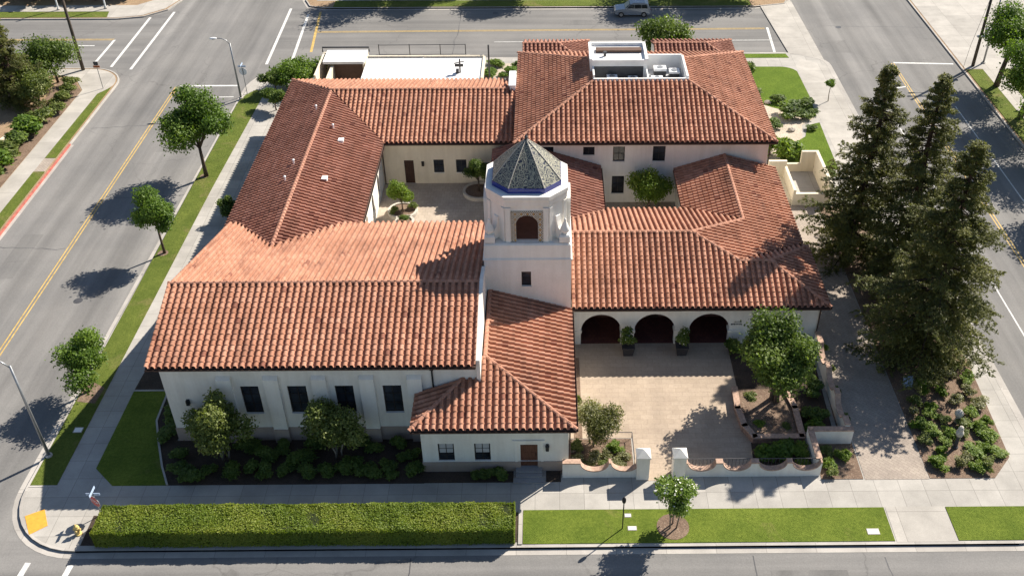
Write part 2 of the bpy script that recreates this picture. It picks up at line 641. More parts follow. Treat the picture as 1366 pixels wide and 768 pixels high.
def tag(o, label=None, cat=None, group=None, kind=None):
    if label: o["label"] = label
    if cat: o["category"] = cat
    if group: o["group"] = group
    if kind: o["kind"] = kind
    return o


def empty(name, loc, label=None, cat=None, group=None):
    o = bpy.data.objects.new(name, None)
    COL.objects.link(o)
    o.location = loc
    o.empty_display_size = 0.3
    return tag(o, label, cat, group)


def copy_tree(o, loc=None, rz=None, scale=None, parent=None):
    c = o.copy()
    COL.objects.link(c)
    if loc is not None: c.location = loc
    if rz is not None: c.rotation_euler = (0, 0, rz)
    if scale is not None: c.scale = scale
    if parent is not None: c.parent = parent
    for ch in list(o.children):
        copy_tree(ch, parent=c)
    return c


def struct(name, mb, mat):
    o = mb.build(name, mat)
    return tag(o, kind='structure')


def sheet(name, poly, z, mat, thick=0.12):
    mb = MB()
    mb.prism(poly, z - thick, z)
    return struct(name, mb, mat)


def arc(cx, cy, r, a0, a1, n=10):
    return [(cx + r * math.cos(R(a0 + (a1 - a0) * i / n)), cy + r * math.sin(R(a0 + (a1 - a0) * i / n))) for i in range(n + 1)]


# ------------------------------------------------------------------ the setting
RZ = -0.15
mb = MB(); mb.prism([(-900, -500), (900, -500), (900, 1500), (-900, 1500)], -0.6, -0.45)
struct("ground", mb, "dirt_ground")

mb = MB(); mb.prism([(-48, 12), (-32.9, 12), (-32.9, 260), (-48, 260)], RZ - 0.2, RZ); struct("west_road", mb, "asphalt_along")
mb = MB(); mb.prism([(31.9, 12), (47.7, 12), (47.7, 260), (31.9, 260)], RZ - 0.2, RZ); struct("east_road", mb, "asphalt_along")
mb = MB(); mb.prism([(-240, 105), (240, 105), (240, 125.5), (-240, 125.5)], RZ - 0.3, RZ - 0.005); struct("back_road", mb, "asphalt_across")
mb = MB(); mb.prism([(-240, 12), (240, 12), (240, 44), (-240, 44)], RZ - 0.3, RZ - 0.005); struct("front_road", mb, "asphalt_front")
# soft corners of asphalt so that no bare ground shows beside the kerb returns
mb = MB(); mb.prism([(-60, 96), (60, 96), (60, 128), (-60, 128)], RZ - 0.35, RZ - 0.010); struct("intersection_road", mb, "asphalt_across")


def kerb_ring(name, path, gut=0.45, w=0.16, closed=False, mat="concrete_kerb"):
    """path runs along the street face of the kerb with the street on its right hand; gutter pan + kerb top"""
    k = MB()
    P = [Vector((p[0], p[1])) for p in path]
    N = []
    for i in range(len(P)):
        d = (P[min(i + 1, len(P) - 1)] - P[max(i - 1, 0)]).normalized()
        N.append(Vector((-d.y, d.x)))          # to the left = block side
    for i in range(len(P) - 1):
        a, b, na, nb = P[i], P[i + 1], N[i], N[i + 1]
        ai, bi = a + na * w, b + nb * w
        ag, bg = a - na * gut, b - nb * gut
        k.quad((a.x, a.y, 0.004), (b.x, b.y, 0.004), (bi.x, bi.y, 0.004), (ai.x, ai.y, 0.004))
        k.quad((a.x, a.y, RZ), (b.x, b.y, RZ), (b.x, b.y, 0.004), (a.x, a.y, 0.004))
        k.quad((ai.x, ai.y, 0.004), (bi.x, bi.y, 0.004), (bi.x, bi.y, -0.2), (ai.x, ai.y, -0.2))
        if gut:
            k.quad((ag.x, ag.y, RZ + 0.006), (bg.x, bg.y, RZ + 0.006), (b.x, b.y, RZ + 0.004), (a.x, a.y, RZ + 0.004))
    return struct(name, k, mat)


# --- main block (the lot)
SWr, NWr, NEr, SEr = 5.0, 6.5, 2.2, 4.0
W, E, Sx, Nn = -33.35, 32.3, 38.3, 107.2
block = (arc(W + SWr, Sx + SWr, SWr, 180, 270) + arc(E - SEr, Sx + SEr, SEr, 270, 360) + arc(E - NEr, Nn + 1.5 - NEr, NEr, 0, 45, 3)
         + [(28.6, 109.7), (20, 109.7), (19.0, 108.6), (-26, 108.6)] + arc(W + NWr + 0.4, Nn - NWr, NWr, 90, 180))
sheet("lot_pavement", block, -0.004, "concrete_walk", 0.3)
kerb_ring("kerb", block + [block[0]])

sheet("front_lawn", [(-1.62, 38.55), (20.85, 38.55), (20.85, 41.15), (-1.62, 41.15)], 0.03, "lawn_lush")
sheet("front_lawn", [(24.72, 38.55), (31.9, 38.55), (31.9, 41.15), (24.72, 41.15)], 0.03, "lawn_lush")
mb = MB(); mb.box(-1.9, -1.66, 38.5, 41.15, -0.1, 0.07); struct("lawn_edging", mb, "concrete_kerb")
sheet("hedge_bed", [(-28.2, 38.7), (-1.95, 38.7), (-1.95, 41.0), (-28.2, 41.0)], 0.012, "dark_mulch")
mb = MB(); mb.prism(arc(7.55, 39.75, 1.0, 0, 360, 18)[:-1], -0.05, 0.046); struct("mulch_ring", mb, "mulch")

# verge along the west road, and the strip round the north-west corner
sheet("verge_lawn", [(-33.15, 43.5), (-31.45, 43.5), (-31.35, 60), (-31.2, 80), (-30.75, 100.2), (-31.9, 100.4), (-32.7, 99.2), (-33.1, 97.5), (-33.15, 80)], 0.03, "lawn_verge")
sheet("mulch_patch", [(-33.05, 51.2), (-31.7, 51.0), (-31.6, 52.6), (-32.6, 53.2), (-33.1, 52.6)], 0.037, "mulch")
mb = MB(); mb.box(-33.2, -31.4, 43.36, 43.5, -0.1, 0.02); struct("lawn_edging", mb, "concrete_kerb")
sheet("tree_pit", arc(-32.55, 69.3, 0.45, 0, 360, 12)[:-1], 0.04, "mulch")
sheet("tree_pit", arc(-32.5, 82.0, 0.42, 0, 360, 12)[:-1], 0.04, "mulch")
# side bed by the hall: lawn, then shaded planting bed with its curving edging
sheet("side_lawn", [(-29.45, 44.9), (-27.9, 43.42), (-24.35, 43.42), (-25.2, 45), (-26.1, 47.2), (-26.85, 49.2), (-26.95, 52.2), (-29.4, 52.2)], 0.03, "lawn_lush")
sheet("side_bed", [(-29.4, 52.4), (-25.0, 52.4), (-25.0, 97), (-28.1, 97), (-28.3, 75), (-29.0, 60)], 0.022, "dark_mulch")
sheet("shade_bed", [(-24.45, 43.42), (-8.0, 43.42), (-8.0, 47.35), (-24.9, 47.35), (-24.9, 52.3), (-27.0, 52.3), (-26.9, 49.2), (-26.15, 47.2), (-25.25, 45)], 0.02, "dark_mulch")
mb = MB()
ed = [(-24.4, 43.42), (-25.2, 45), (-26.1, 47.2), (-26.85, 49.2), (-26.95, 52.2)]
for (x0, y0), (x1, y1) in zip(ed, ed[1:]):
    mb.prism([(x0 - .07, y0), (x0 + .07, y0), (x1 + .07, y1), (x1 - .07, y1)], 0, 0.09)
mb.box(-29.4, -24.9, 52.2, 52.36, 0, 0.05)
struct("bed_edging", mb, "concrete_pale")
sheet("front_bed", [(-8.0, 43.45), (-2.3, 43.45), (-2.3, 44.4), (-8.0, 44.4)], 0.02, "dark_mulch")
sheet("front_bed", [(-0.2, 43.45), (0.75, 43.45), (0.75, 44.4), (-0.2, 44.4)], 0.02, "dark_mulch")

# entry court, courtyards, drive
sheet("patio", [(1.4, 47.3), (5.6, 47.3), (5.6, 43.5), (8.5, 43.5), (8.5, 44.2), (13.5, 44.2), (13.4, 60.2), (1.4, 60.2)], 0.012, "patio_pavers")
sheet("arcade_floor", [(1.8, 57.12), (19.8, 57.12), (19.8, 60.3), (1.8, 60.3)], 0.02, "quarry_tile")
sheet("patio_bed", [(0.8, 44.1), (5.5, 44.1), (5.5, 47.2), (0.8, 47.2)], 0.05, "mulch")
sheet("patio_strip_bed", [(1.7, 47.3), (2.25, 47.3), (2.25, 55.5), (1.7, 55.5)], 0.03, "mulch")
sheet("scallop_bed", [(13.3, 44.1), (17.2, 44.1), (17.2, 46.75), (13.5, 46.75)], 0.05, "dark_mulch")
sheet("garden_bed", [(13.4, 49.5), (19.2, 47), (19.6, 56.9), (13.4, 56.9)], 0.03, "dark_mulch")
sheet("corner_planting_bed", [(17.5, 43.5), (20.2, 43.5), (20.35, 57), (19.9, 57), (19.5, 46.6), (17.6, 46.6)], 0.03, "mulch")
sheet("drive_path", [(20.3, 43.45), (24.45, 43.45), (24.4, 76.6), (21.9, 76.6), (20.5, 57)], 0.012, "path_pavers")
sheet("drive_apron", [(20.95, 38.47), (24.68, 38.47), (24.68, 41.2), (20.95, 41.2)], 0.010, "concrete_pale")
sheet("redwood_bed", [(24.5, 43.5), (28.7, 43.5), (30.3, 45.3), (30.8, 55), (28.4, 66), (28.2, 76), (24.5, 76)], 0.02, "mulch")
sheet("courtyard", [(-15.2, 62), (-4.6, 62), (-4.6, 80.5), (-15.2, 80.5)], 0.006, "court_pavers")
sheet("courtyard", [(4.6, 66), (11.2, 66), (11.2, 77), (4.6, 77)], 0.006, "court_pavers")
# north-east garden
lawnNE = [(20.5, 96.0), (22.0, 97.2), (24.0, 95.6), (25.6, 94.6), (28.2, 93.6), (28.45, 98), (28.4, 103.5)] + arc(26.6, 103.9, 1.9, 20, 90, 6) + [(20.5, 105.9)]
sheet("garden_lawn", lawnNE, 0.03, "lawn_bright")
sheet("gravel_garden", [(19.9, 84.6), (23.6, 85.5), (25.6, 88.0), (26.2, 91.6), (28.1, 93.4), (25.6, 94.6), (24.0, 95.6), (22.0, 97.2), (20.5, 96.0), (19.9, 96)], 0.02, "pale_gravel")
sheet("garden_lawn", [(22.9, 83.2), (27.9, 82.6), (28.05, 88), (28.2, 92.2), (26.8, 91.6), (26.1, 89.2), (24.0, 87.2), (22.6, 86.2)], 0.03, "lawn_bright")
sheet("north_lawn", [(19.3, 108.25), (28.2, 108.25), (28.0, 109.4), (20.0, 109.4)], 0.02, "lawn_bright")
sheet("back_bed", [(-7.2, 103.6), (-2.8, 103.6), (-2.8, 107.0), (-7.2, 107.0)], 0.01, "pale_gravel")

# --- west block
wblock = [(-47.75, 12), (-47.75, 101.5)] + arc(-52.0, 102.0, 4.25, 0, 90, 8) + [(-240, 106.25), (-240, 12)]
mb = MB(); mb.prism(wblock, -0.4, -0.03); struct("west_ground", mb, "tan_soil")
sheet("west_walk", [(-51.0, 12), (-49.05, 12), (-48.9, 99), (-48.0, 101.7)] + arc(-52.0, 102.0, 4.05, 0, 90, 8) + [(-240, 106.1), (-240, 104.4), (-54.5, 104.4), (-52.6, 103.4), (-50.9, 100.6)], 0.0, "concrete_pale", 0.1)
sheet("west_verge", [(-49.0, 85.6), (-47.98, 85.6), (-47.98, 101.2), (-48.9, 99.6)], 0.03, "lawn_verge")
sheet("west_verge", [(-49.05, 12), (-47.98, 12), (-47.98, 83.0), (-49.05, 83.0)], 0.03, "lawn_verge")
sheet("verge_crossing", [(-49.05, 83.0), (-47.98, 83.0), (-47.98, 85.6), (-49.05, 85.6)], 0.006, "path_pavers", 0.1)
kerb_ring("kerb", [(-240, 106.25)] + arc(-52.0, 102.0, 4.25, 0, 90, 8)[::-1] + [(-47.75, 88.5)])
kerb_ring("red_painted_kerb", [(-47.75, 88.5), (-47.75, 60)], mat="red_kerb", gut=0)
kerb_ring("kerb", [(-47.75, 60), (-47.75, 12)])
mb = MB(); mb.box(-47.75, -47.3, 60, 88.5, RZ - .05, RZ + .005); struct("gutter", mb, "concrete_kerb")
sheet("west_bed", [(-54.2, 60), (-51.05, 60), (-50.95, 100.4), (-52.6, 103.0), (-54.2, 103.4)], 0.0, "mulch")

# --- north blocks
nwb = [(-240, 121.1), (-54, 121.1), (-51, 121.8), (-48.7, 124.0), (-47.9, 127), (-47.9, 220), (-240, 220)]
mb = MB(); mb.prism(nwb, -0.4, -0.02); struct("north_west_ground", mb, "tan_soil")
kerb_ring("kerb", [(-47.9, 220), (-47.9, 127), (-48.7, 124.0), (-51, 121.8), (-54, 121.1), (-240, 121.1)])
sheet("north_west_lawn", [(-76, 121.35), (-55.5, 121.35), (-55.8, 123.2), (-76, 123.2)], 0.02, "lawn_verge")
sheet("north_west_walk", [(-240, 123.3), (-55.9, 123.3), (-55.4, 121.3), (-54, 121.3), (-51.2, 122.0), (-49, 124.2), (-48.1, 127), (-48.1, 160), (-51, 160), (-51, 127.5), (-53, 125.4), (-240, 125.2)], 0.008, "concrete_pale")
nb = [(-31.5, 127), (-30.6, 124.9), (-28.5, 124.2), (27, 124.2), (31, 125.2), (32.2, 128), (32.2, 220), (-31.5, 220)]
mb = MB(); mb.prism(nb, -0.4, -0.02); struct("north_ground", mb, "tan_soil")
kerb_ring("kerb", nb[-1:] + nb[:-1] )
sheet("north_verge", [(-27.5, 124.5), (26.5, 124.5), (26.5, 126.6), (-27.5, 126.6)], 0.03, "lawn_verge")
sheet("north_walk", [(-30, 126.7), (31, 126.7), (31, 128.6), (-30, 128.6)], 0.006, "concrete_pale")

# --- east block
eb = [(47.5, 12), (240, 12), (240, 220), (47.5, 220)]
mb = MB(); mb.prism(eb, -0.4, -0.02); struct("east_ground", mb, "tan_soil")
kerb_ring("kerb", [(47.5, 12), (47.5, 220)])
sheet("east_forecourt", [(47.7, 105.0), (100, 105.0), (100, 127), (47.7, 127)], 0.0, "concrete_pale")
sheet("east_verge", [(47.75, 12), (49.6, 12), (49.6, 104.8), (47.75, 104.8)], 0.03, "lawn_verge")
sheet("east_walk", [(49.65, 12), (51.5, 12), (51.5, 105.0), (49.65, 105.0)], 0.006, "concrete_pale")
sheet("east_lawn", [(51.55, 12), (90, 12), (90, 104.9), (51.55, 104.9)], 0.02, "lawn_verge")
sheet("sidewalk", [(28.45, 77.5), (32.1, 77.5), (32.1, 106), (29.5, 108), (28.5, 106.1)], 0.003, "concrete_pale", 0.05)
sheet("drive_mouth", [(28.6, 107.0), (32.2, 107.0), (32.0, 126), (27.6, 126)], -0.05, "concrete_pale", 0.15)

# --- paint on the roads
mk = MB()
Z0 = RZ + 0.004


def stripe(mk, x0, y0, x1, y1, w=0.12):
    d = Vector((x1 - x0, y1 - y0)).normalized(); n = Vector((-d.y, d.x)) * w / 2
    mk.quad((x0 - n.x, y0 - n.y, Z0), (x1 - n.x, y1 - n.y, Z0), (x1 + n.x, y1 + n.y, Z0), (x0 + n.x, y0 + n.y, Z0))


for dx in (-.14, .14):
    stripe(mk, -40.85 + dx, 12, -40.9 + dx, 101.6, 0.11)
    stripe(mk, 39.6 + dx, 12, 39.95 + dx, 107, 0.11)
    stripe(mk, -28.2, 116.75 + dx, 27.0, 117.3 + dx, 0.11)
    stripe(mk, -240, 114.7 + dx, -52.3, 114.7 + dx, 0.11)
stripe(mk, -27.8, 110.8, -28.9, 123.2, 0.3)
struct("yellow_line", mk, "yellow_paint")
mk = MB()
stripe(mk, -40.6, 101.85, -34.2, 101.85, 0.3)
stripe(mk, -36.5, 99.0, -34.0, 99.1, 0.15)
stripe(mk, -52.2, 108.4, -52.2, 114.6, 0.3)
stripe(mk, -49.95, 106.9, -50.1, 121.6, 0.32)
stripe(mk, -47.5, 106.2, -47.6, 123.4, 0.32)
stripe(mk, -32.3, 107.4, -32.9, 124.4, 0.32)
stripe(mk, -29.5, 107.5, -30.3, 122.4, 0.32)
stripe(mk, -6.3, 113.5, 27.3, 113.75, 0.12)
stripe(mk, 26.9, 110.2, 27.35, 117.6, 0.3)
stripe(mk, 40.1, 107.1, 46.9, 106.7, 0.3)
stripe(mk, 43.6, 96, 43.5, 12, 0.12)
stripe(mk, 36.3, 92, 36.1, 12, 0.12)
stripe(mk, 38.6, 100.5, 39.9, 100.9, 0.2)
stripe(mk, -30.9, 37.6, -31.5, 31, 0.35)
stripe(mk, -28.3, 37.4, -28.9, 31, 0.35)
stripe(mk, -35.4, 41.6, -34.9, 39.6, 0.3)
stripe(mk, -240, 109.6, -58, 109.6, 0.15)
stripe(mk, -56.5, 112.9, -54.0, 112.9, 0.2)
struct("white_line", mk, "white_paint")
mk = MB()
mk.prism([(-32.45, 41.0), (-31.45, 41.55), (-30.75, 40.25), (-31.6, 39.55)], 0.0, 0.014)
struct("tactile_paving", mk, "ramp_yellow")

mk = MB()
rr = random.Random(5)
for (x0, y0, x1, y1) in ((-11.2, 108.8, -10.7, 124.0), (12.5, 109.8, 12.0, 117.0), (33.4, 118.0, 47.0, 117.4), (-47.0, 92.0, -41.3, 92.6), (-47.0, 70.5, -41.2, 70.2), (-40.4, 78.4, -33.6, 78.9), (11.9, 30.0, 12.1, 37.6), (20.2, 30, 20.0, 37.6), (-8.0, 30, -8.3, 37.6), (40.3, 84, 47.0, 84.4), (32.6, 71.0, 39.2, 70.6)):
    n = 9
    pts = []
    for i in range(n + 1):
        t = i / n
        pts.append((x0 + (x1 - x0) * t + rr.uniform(-.14, .14), y0 + (y1 - y0) * t + rr.uniform(-.14, .14)))
    for a, b in zip(pts, pts[1:]):
        stripe(mk, a[0], a[1], b[0], b[1], rr.uniform(.035, .07))
struct("sealed_crack", mk, "dark_grey_metal")
for x, y, lb in ((36.2, 117.6, "round manhole cover in the east crossing"), (-37.4, 63.0, "round manhole cover in the west road's right lane"), (-6.5, 122.6, "round manhole cover in the back road near its far kerb"), (36.8, 88.0, "round manhole cover in the east road beside the sapling walk")):
    m = MB(); m.lathe([(.36, -.05), (.36, .012), (.31, .012), (.30, .008), (0.02, .008)], 20, (x, y, RZ))
    tag(m.build("manhole_cover", "dark_grey_metal", None, loc=(x, y, RZ)), lb, "manhole cover")

mk = MB()
for x0, x1, y0, y1 in ((-45.6, -43.9, 66.0, 72.5), (-39.0, -37.2, 87.0, 90.2), (2.0, 7.0, 118.6, 120.2), (34.0, 36.0, 110.0, 113.5), (13.0, 17.5, 35.2, 36.6)):
    mk.box(x0, x1, y0, y1, RZ - .05, RZ + .0025)
struct("road_patch", mk, "asphalt_patch")

# ------------------------------------------------------------------ roofs of real barrel tiles
PITCH_U, PITCH_V = 0.43, 0.42
PROF = [(0.0, -0.01), (0.02, 0.085), (0.12, 0.140), (0.30, 0.162), (0.48, 0.140), (0.585, 0.085), (0.605, -0.01), (0.80, -0.04)]
rng = np.random.default_rng(7)


def roof_face(bm, poly, pl):
    """clay-tile surface over plan polygon poly (CCW, convex) on plane z = a + b x + c y"""
    a, b, c = pl
    g = math.hypot(b, c)
    up2 = Vector((b / g, c / g))                       # uphill, plan
    ex = Vector((up2.y, -up2.x, 0))                    # across
    ey = Vector((up2.x, up2.y, g)); sl = ey.length; ey /= sl
    nz = ex.cross(ey)
    if nz.z < 0:
        ex = -ex; nz = -nz
    o2 = Vector(poly[0][:2])
    O = Vector((0, 0, a))
    us = [Vector((p[0], p[1], 0)).dot(ex) for p in poly]
    vs = [(Vector((p[0], p[1])).dot(up2)) * sl for p in poly]
    u0, u1, v0, v1 = min(us), max(us), min(vs), max(vs)
    # rows start at this face's own eave so the lowest course ends there
    ncol = int((u1 - u0) / PITCH_U) + 3
    nrow = int((v1 - v0) / PITCH_V) + 2
    ub = math.floor(u0 / PITCH_U) * PITCH_U - PITCH_U
    prof = np.array([(k * PITCH_U + pu * PITCH_U, pz) for k in range(ncol + 1) for pu, pz in PROF] + [((ncol + 1) * PITCH_U, 0.0)])
    nu = len(prof)
    jit = rng.normal(0, 0.004, (nrow, ncol + 2))
    cu = np.minimum((prof[:, 0] / PITCH_U).astype(int), ncol + 1)
    rows = []
    for r in range(nrow):
        hump = np.clip(prof[:, 1] / 0.12, 0, 1)
        z_lo = prof[:, 1] * 1.03 + 0.040 + jit[r, cu] + 0.006 * hump
        z_hi = prof[:, 1] * 0.96 + 0.004 + jit[r, cu] * 0.4
        rows.append((r * PITCH_V, z_lo)); rows.append(((r + 1) * PITCH_V, z_hi))
    V = np.zeros((len(rows), nu, 3))
    exn, eyn, nn = np.array(ex), np.array(ey), np.array(nz)
    for i, (vv, zz) in enumerate(rows):
        V[i] = (ub + prof[:, 0])[:, None] * exn + (v0 + vv) * eyn + zz[:, None] * nn
    V[..., 2] += a
    n_r = len(rows)
    idx = np.arange(n_r * nu).reshape(n_r, nu)
    q = np.stack([idx[:-1, :-1], idx[:-1, 1:], idx[1:, 1:], idx[1:, :-1]], -1).reshape(-1, 4)
    rowi = np.repeat(np.arange(n_r - 1) // 2, nu - 1)
    coli = np.tile(cu[:-1], n_r - 1)
    rv = rng.random((nrow + 1, ncol + 3))
    # neighbouring columns and courses were laid from the same kiln batch: a little correlation
    tone = np.clip(0.5 + 0.72 * (0.68 * rv[rowi, coli] + 0.32 * rng.random((nrow + 1,))[rowi] - 0.5), 0, 1)
    tone = np.where(rv[rowi, coli] > 0.985, 1.0, tone)
    me = bpy.data.meshes.new("tmp")
    me.from_pydata(V.reshape(-1, 3).tolist(), [], q.tolist())
    at = me.attributes.new("tile", 'FLOAT', 'FACE')
    at.data.foreach_set("value", tone.astype(np.float32))
    t = bmesh.new(); t.from_mesh(me)
    n = len(poly)
    for i in range(n):
        p, p2 = poly[i], poly[(i + 1) % n]
        d = Vector((p2[0] - p[0], p2[1] - p[1], 0))
        if d.length < 1e-6: continue
        nrm = Vector((d.y, -d.x, 0)).normalized()      # outward for CCW
        bmesh.ops.bisect_plane(t, geom=t.verts[:] + t.edges[:] + t.faces[:], dist=1e-5, plane_co=(p[0], p[1], 0), plane_no=nrm, clear_outer=True)
    t.to_mesh(me); t.free()
    bm.from_mesh(me)
    bpy.data.meshes.remove(me)


def pz(pl, x, y):
    return pl[0] + pl[1] * x + pl[2] * y


def ccw(p):
    return p if sum(p[i][0] * p[(i + 1) % len(p)][1] - p[(i + 1) % len(p)][0] * p[i][1] for i in range(len(p))) > 0 else p[::-1]


def make_roof(parent, faces, caps, mat="terracotta_tile", eaves=()):
    bm = bmesh.new()
    deck = MB()
    for poly, pl in faces:
        poly = ccw(poly)
        roof_face(bm, poly, pl)
        top = [(x, y, pz(pl, x, y) - 0.035) for x, y in poly]
        bot = [(x, y, pz(pl, x, y) - 0.17) for x, y in poly]
        deck.poly(top); deck.poly(bot[::-1])
        for i in range(len(top)):
            j = (i + 1) % len(top)
            deck.quad(bot[i], bot[j], top[j], top[i])
    me = bpy.data.meshes.new("roof"); bm.to_mesh(me); bm.free()
    me.materials.append(MATS[mat])
    o = bpy.data.objects.new("roof", me); COL.objects.link(o); o.parent = parent
    o.location = -world_loc(parent)
    deck.build("roof_deck", "brown_fascia", o, fix=False, loc=(0, 0, 0))
    if caps:
        for P, Q in caps:
            bm = bmesh.new()
            ridge_line(bm, Vector(P), Vector(Q))
            me = bpy.data.meshes.new("ridge_cap"); bm.to_mesh(me); bm.free()
            me.materials.append(MATS["ridge_tile"])
            c = bpy.data.objects.new("ridge_cap", me); COL.objects.link(c); c.parent = o
    if eaves:
        g = MB()
        for P, Q in eaves:
            gutter(g, Vector(P), Vector(Q))
        g.build("gutter", "brown_fascia", o, loc=(0, 0, 0))
    return o


def gutter(g, P, Q):
    d = (Q - P).normalized(); out = Vector((d.y, -d.x, 0)); r = 0.075
    prof = [(0, 0.02), (0.0, -0.11), (0.10, -0.11), (0.13, 0.015), (0.115, 0.015), (0.09, -0.09), (0.015, -0.09), (0.015, 0.02)]
    n = len(prof); b = len(g.v)
    for E_ in (P, Q):
        g.v += [tuple(E_ + out * (u - 0.01) + Vector((0, 0, z))) for u, z in prof]
    for i in range(n):
        j = (i + 1) % n
        g.f.append((b + i, b + j, b + n + j, b + n + i)); g.mi.append(0)


def ridge_line(bm, P, Q):
    lay = bm.faces.layers.float.get("tile") or bm.faces.layers.float.new("tile")
    d = Q - P; L = d.length; d.normalize()
    side = Vector((d.y, -d.x, 0)).normalized(); up = side.cross(d)
    if up.z < 0: up = -up
    n = max(1, int(L / 0.42)); st = L / n
    for i in range(n):
        a = P + d * (i * st - 0.03); e = P + d * ((i + 1) * st + 0.02)
        tone = 0.3 + 0.4 * rng.random()
        ra, re = 0.150, 0.143
        rings = []
        for c, r, lift in ((a, ra, 0.045), (e, re, 0.03)):
            rings.append([bm.verts.new(c + side * (r * math.cos(R(180 - 30 * k))) + up * (lift + 0.02 + r * 0.8 * math.sin(R(30 * k)))) for k in range(7)] )
        fs = []
        for k in range(6):
            fs.append(bm.faces.new((rings[0][k], rings[0][k + 1], rings[1][k + 1], rings[1][k])))
        fs.append(bm.faces.new(rings[0][::-1])); fs.append(bm.faces.new(rings[1]))
        for f in fs: f[lay] = tone


# ------------------------------------------------------------------ walls with real openings
def wall_face(mb, P, Q, z0, z1, openings=(), depth=0.16, top=None):
    """outer face from P to Q (outside on the right hand), rectangular openings (u0,u1,z0,z1) with reveals going in"""
    P = Vector((*P, 0)); Q = Vector((*Q, 0)); d = Q - P; L = d.length; d.normalize()
    n = Vector((d.y, -d.x, 0))
    us = sorted({0.0, L, *[o[0] for o in openings], *[o[1] for o in openings]})
    zs = sorted({z0, z1, *[o[2] for o in openings], *[o[3] for o in openings]})
    pt = lambda u, z, dd=0.0: tuple(P + d * u - n * dd + Vector((0, 0, z)))
    for ua, ub in zip(us, us[1:]):
        for za, zb in zip(zs, zs[1:]):
            um, zm = (ua + ub) / 2, (za + zb) / 2
            if any(o[0] < um < o[1] and o[2] < zm < o[3] for o in openings): continue
            mb.quad(pt(ua, za), pt(ub, za), pt(ub, zb), pt(ua, zb))
    for (a, b, c, e) in [o[:4] for o in openings]:
        mb.quad(pt(a, c), pt(a, c, depth), pt(b, c, depth), pt(b, c))
        mb.quad(pt(a, e), pt(b, e), pt(b, e, depth), pt(a, e, depth))
        mb.quad(pt(a, c), pt(a, e), pt(a, e, depth), pt(a, c, depth))
        mb.quad(pt(b, c), pt(b, c, depth), pt(b, e, depth), pt(b, e))


def window(parent, P, Q, o, depth=0.14, cols=2, rows=2, frame="bronze_frame", sill=True, blind=False, label=None):
    P = Vector((*P, 0)); Q = Vector((*Q, 0)); d = (Q - P).normalized(); n = Vector((d.y, -d.x, 0))
    u0, u1, z0, z1 = o[:4]
    M = Matrix(((d.x, -n.x, 0, P.x), (d.y, -n.y, 0, P.y), (0, 0, 1, 0), (0, 0, 0, 1)))   # local: x along, y inwards, z up
    f = MB(); t = 0.07; y0, y1 = depth - 0.07, depth + 0.0
    f.box(u0, u0 + t, y0, y1, z0, z1); f.box(u1 - t, u1, y0, y1, z0, z1)
    f.box(u0 + t, u1 - t, y0, y1, z0, z0 + t); f.box(u0 + t, u1 - t, y0, y1, z1 - t, z1)
    for i in range(1, cols):
        u = u0 + (u1 - u0) * i / cols
        f.box(u - .022, u + .022, y0 + .012, y1 - .004, z0 + t, z1 - t)
    for i in range(1, rows):
        z = z0 + (z1 - z0) * i / rows
        for j in range(cols):
            ua = u0 + (u1 - u0) * j / cols + (.022 if j else t); ub = u0 + (u1 - u0) * (j + 1) / cols - (.022 if j < cols - 1 else t)
            f.box(ua, ub, y0 + .02, y1 - .01, z - .018, z + .018)
    f.xf(M)
    c = M @ Vector(((u0 + u1) / 2, depth, z0))
    fo = f.build("window", frame, parent, loc=c)
    p = MB(); p.box(u0 + 0.01, u1 - 0.01, y1 - .02, y1 + .03, z0 + .01, z1 - .01); p.xf(M)
    p.build("pane", "dark_glass", fo, loc=c)
    if sill:
        s = MB(); s.box(u0 - .05, u1 + .05, -.05, depth - .06, z0 - .07, z0 - .003); s.xf(M)
        s.build("sill", "white_stucco", fo, loc=c)
    if blind:
        s = MB(); zm = z0 + (z1 - z0) * 0.42
        s.box(u0 + t + .01, u1 - t - .01, y1 - .045, y1 - .03, zm, z1 - t - .01); s.xf(M)
        s.build("blind", "grey_membrane", fo, loc=c)
    if label: tag(fo, label)
    return fo


def door(parent, P, Q, o, depth=0.16, mat="brown_door", leaves=1):
    P = Vector((*P, 0)); Q = Vector((*Q, 0)); d = (Q - P).normalized(); n = Vector((d.y, -d.x, 0))
    u0, u1, z0, z1 = o[:4]
    M = Matrix(((d.x, -n.x, 0, P.x), (d.y, -n.y, 0, P.y), (0, 0, 1, 0), (0, 0, 0, 1)))
    m = MB(); m.box(u0, u1, depth - .04, depth + .02, z0, z1)
    w = (u1 - u0) / leaves
    for k in range(leaves):
        for i in range(2):
            for j in range(3):
                a = u0 + k * w + .1 + i * (w - .16) / 2; b = a + (w - .2) / 2 - .06
                za = z0 + .15 + j * (z1 - z0 - .2) / 3; zb = za + (z1 - z0 - .2) / 3 - .1
                m.box(a, b, depth - .065, depth - .04, za, zb)
    m.xf(M)
    c = M @ Vector(((u0 + u1) / 2, depth, z0))
    do = m.build("door", mat, parent, loc=c)
    h = MB(); uh = u1 - .12
    h.tube([(uh, depth - .05, z0 + 1.0), (uh, depth - .12, z0 + 1.0), (uh, depth - .12, z0 + 1.15), (uh, depth - .05, z0 + 1.15)], .02, 6); h.xf(M)
    h.build("handle", "black_metal", do, loc=c)
    return do


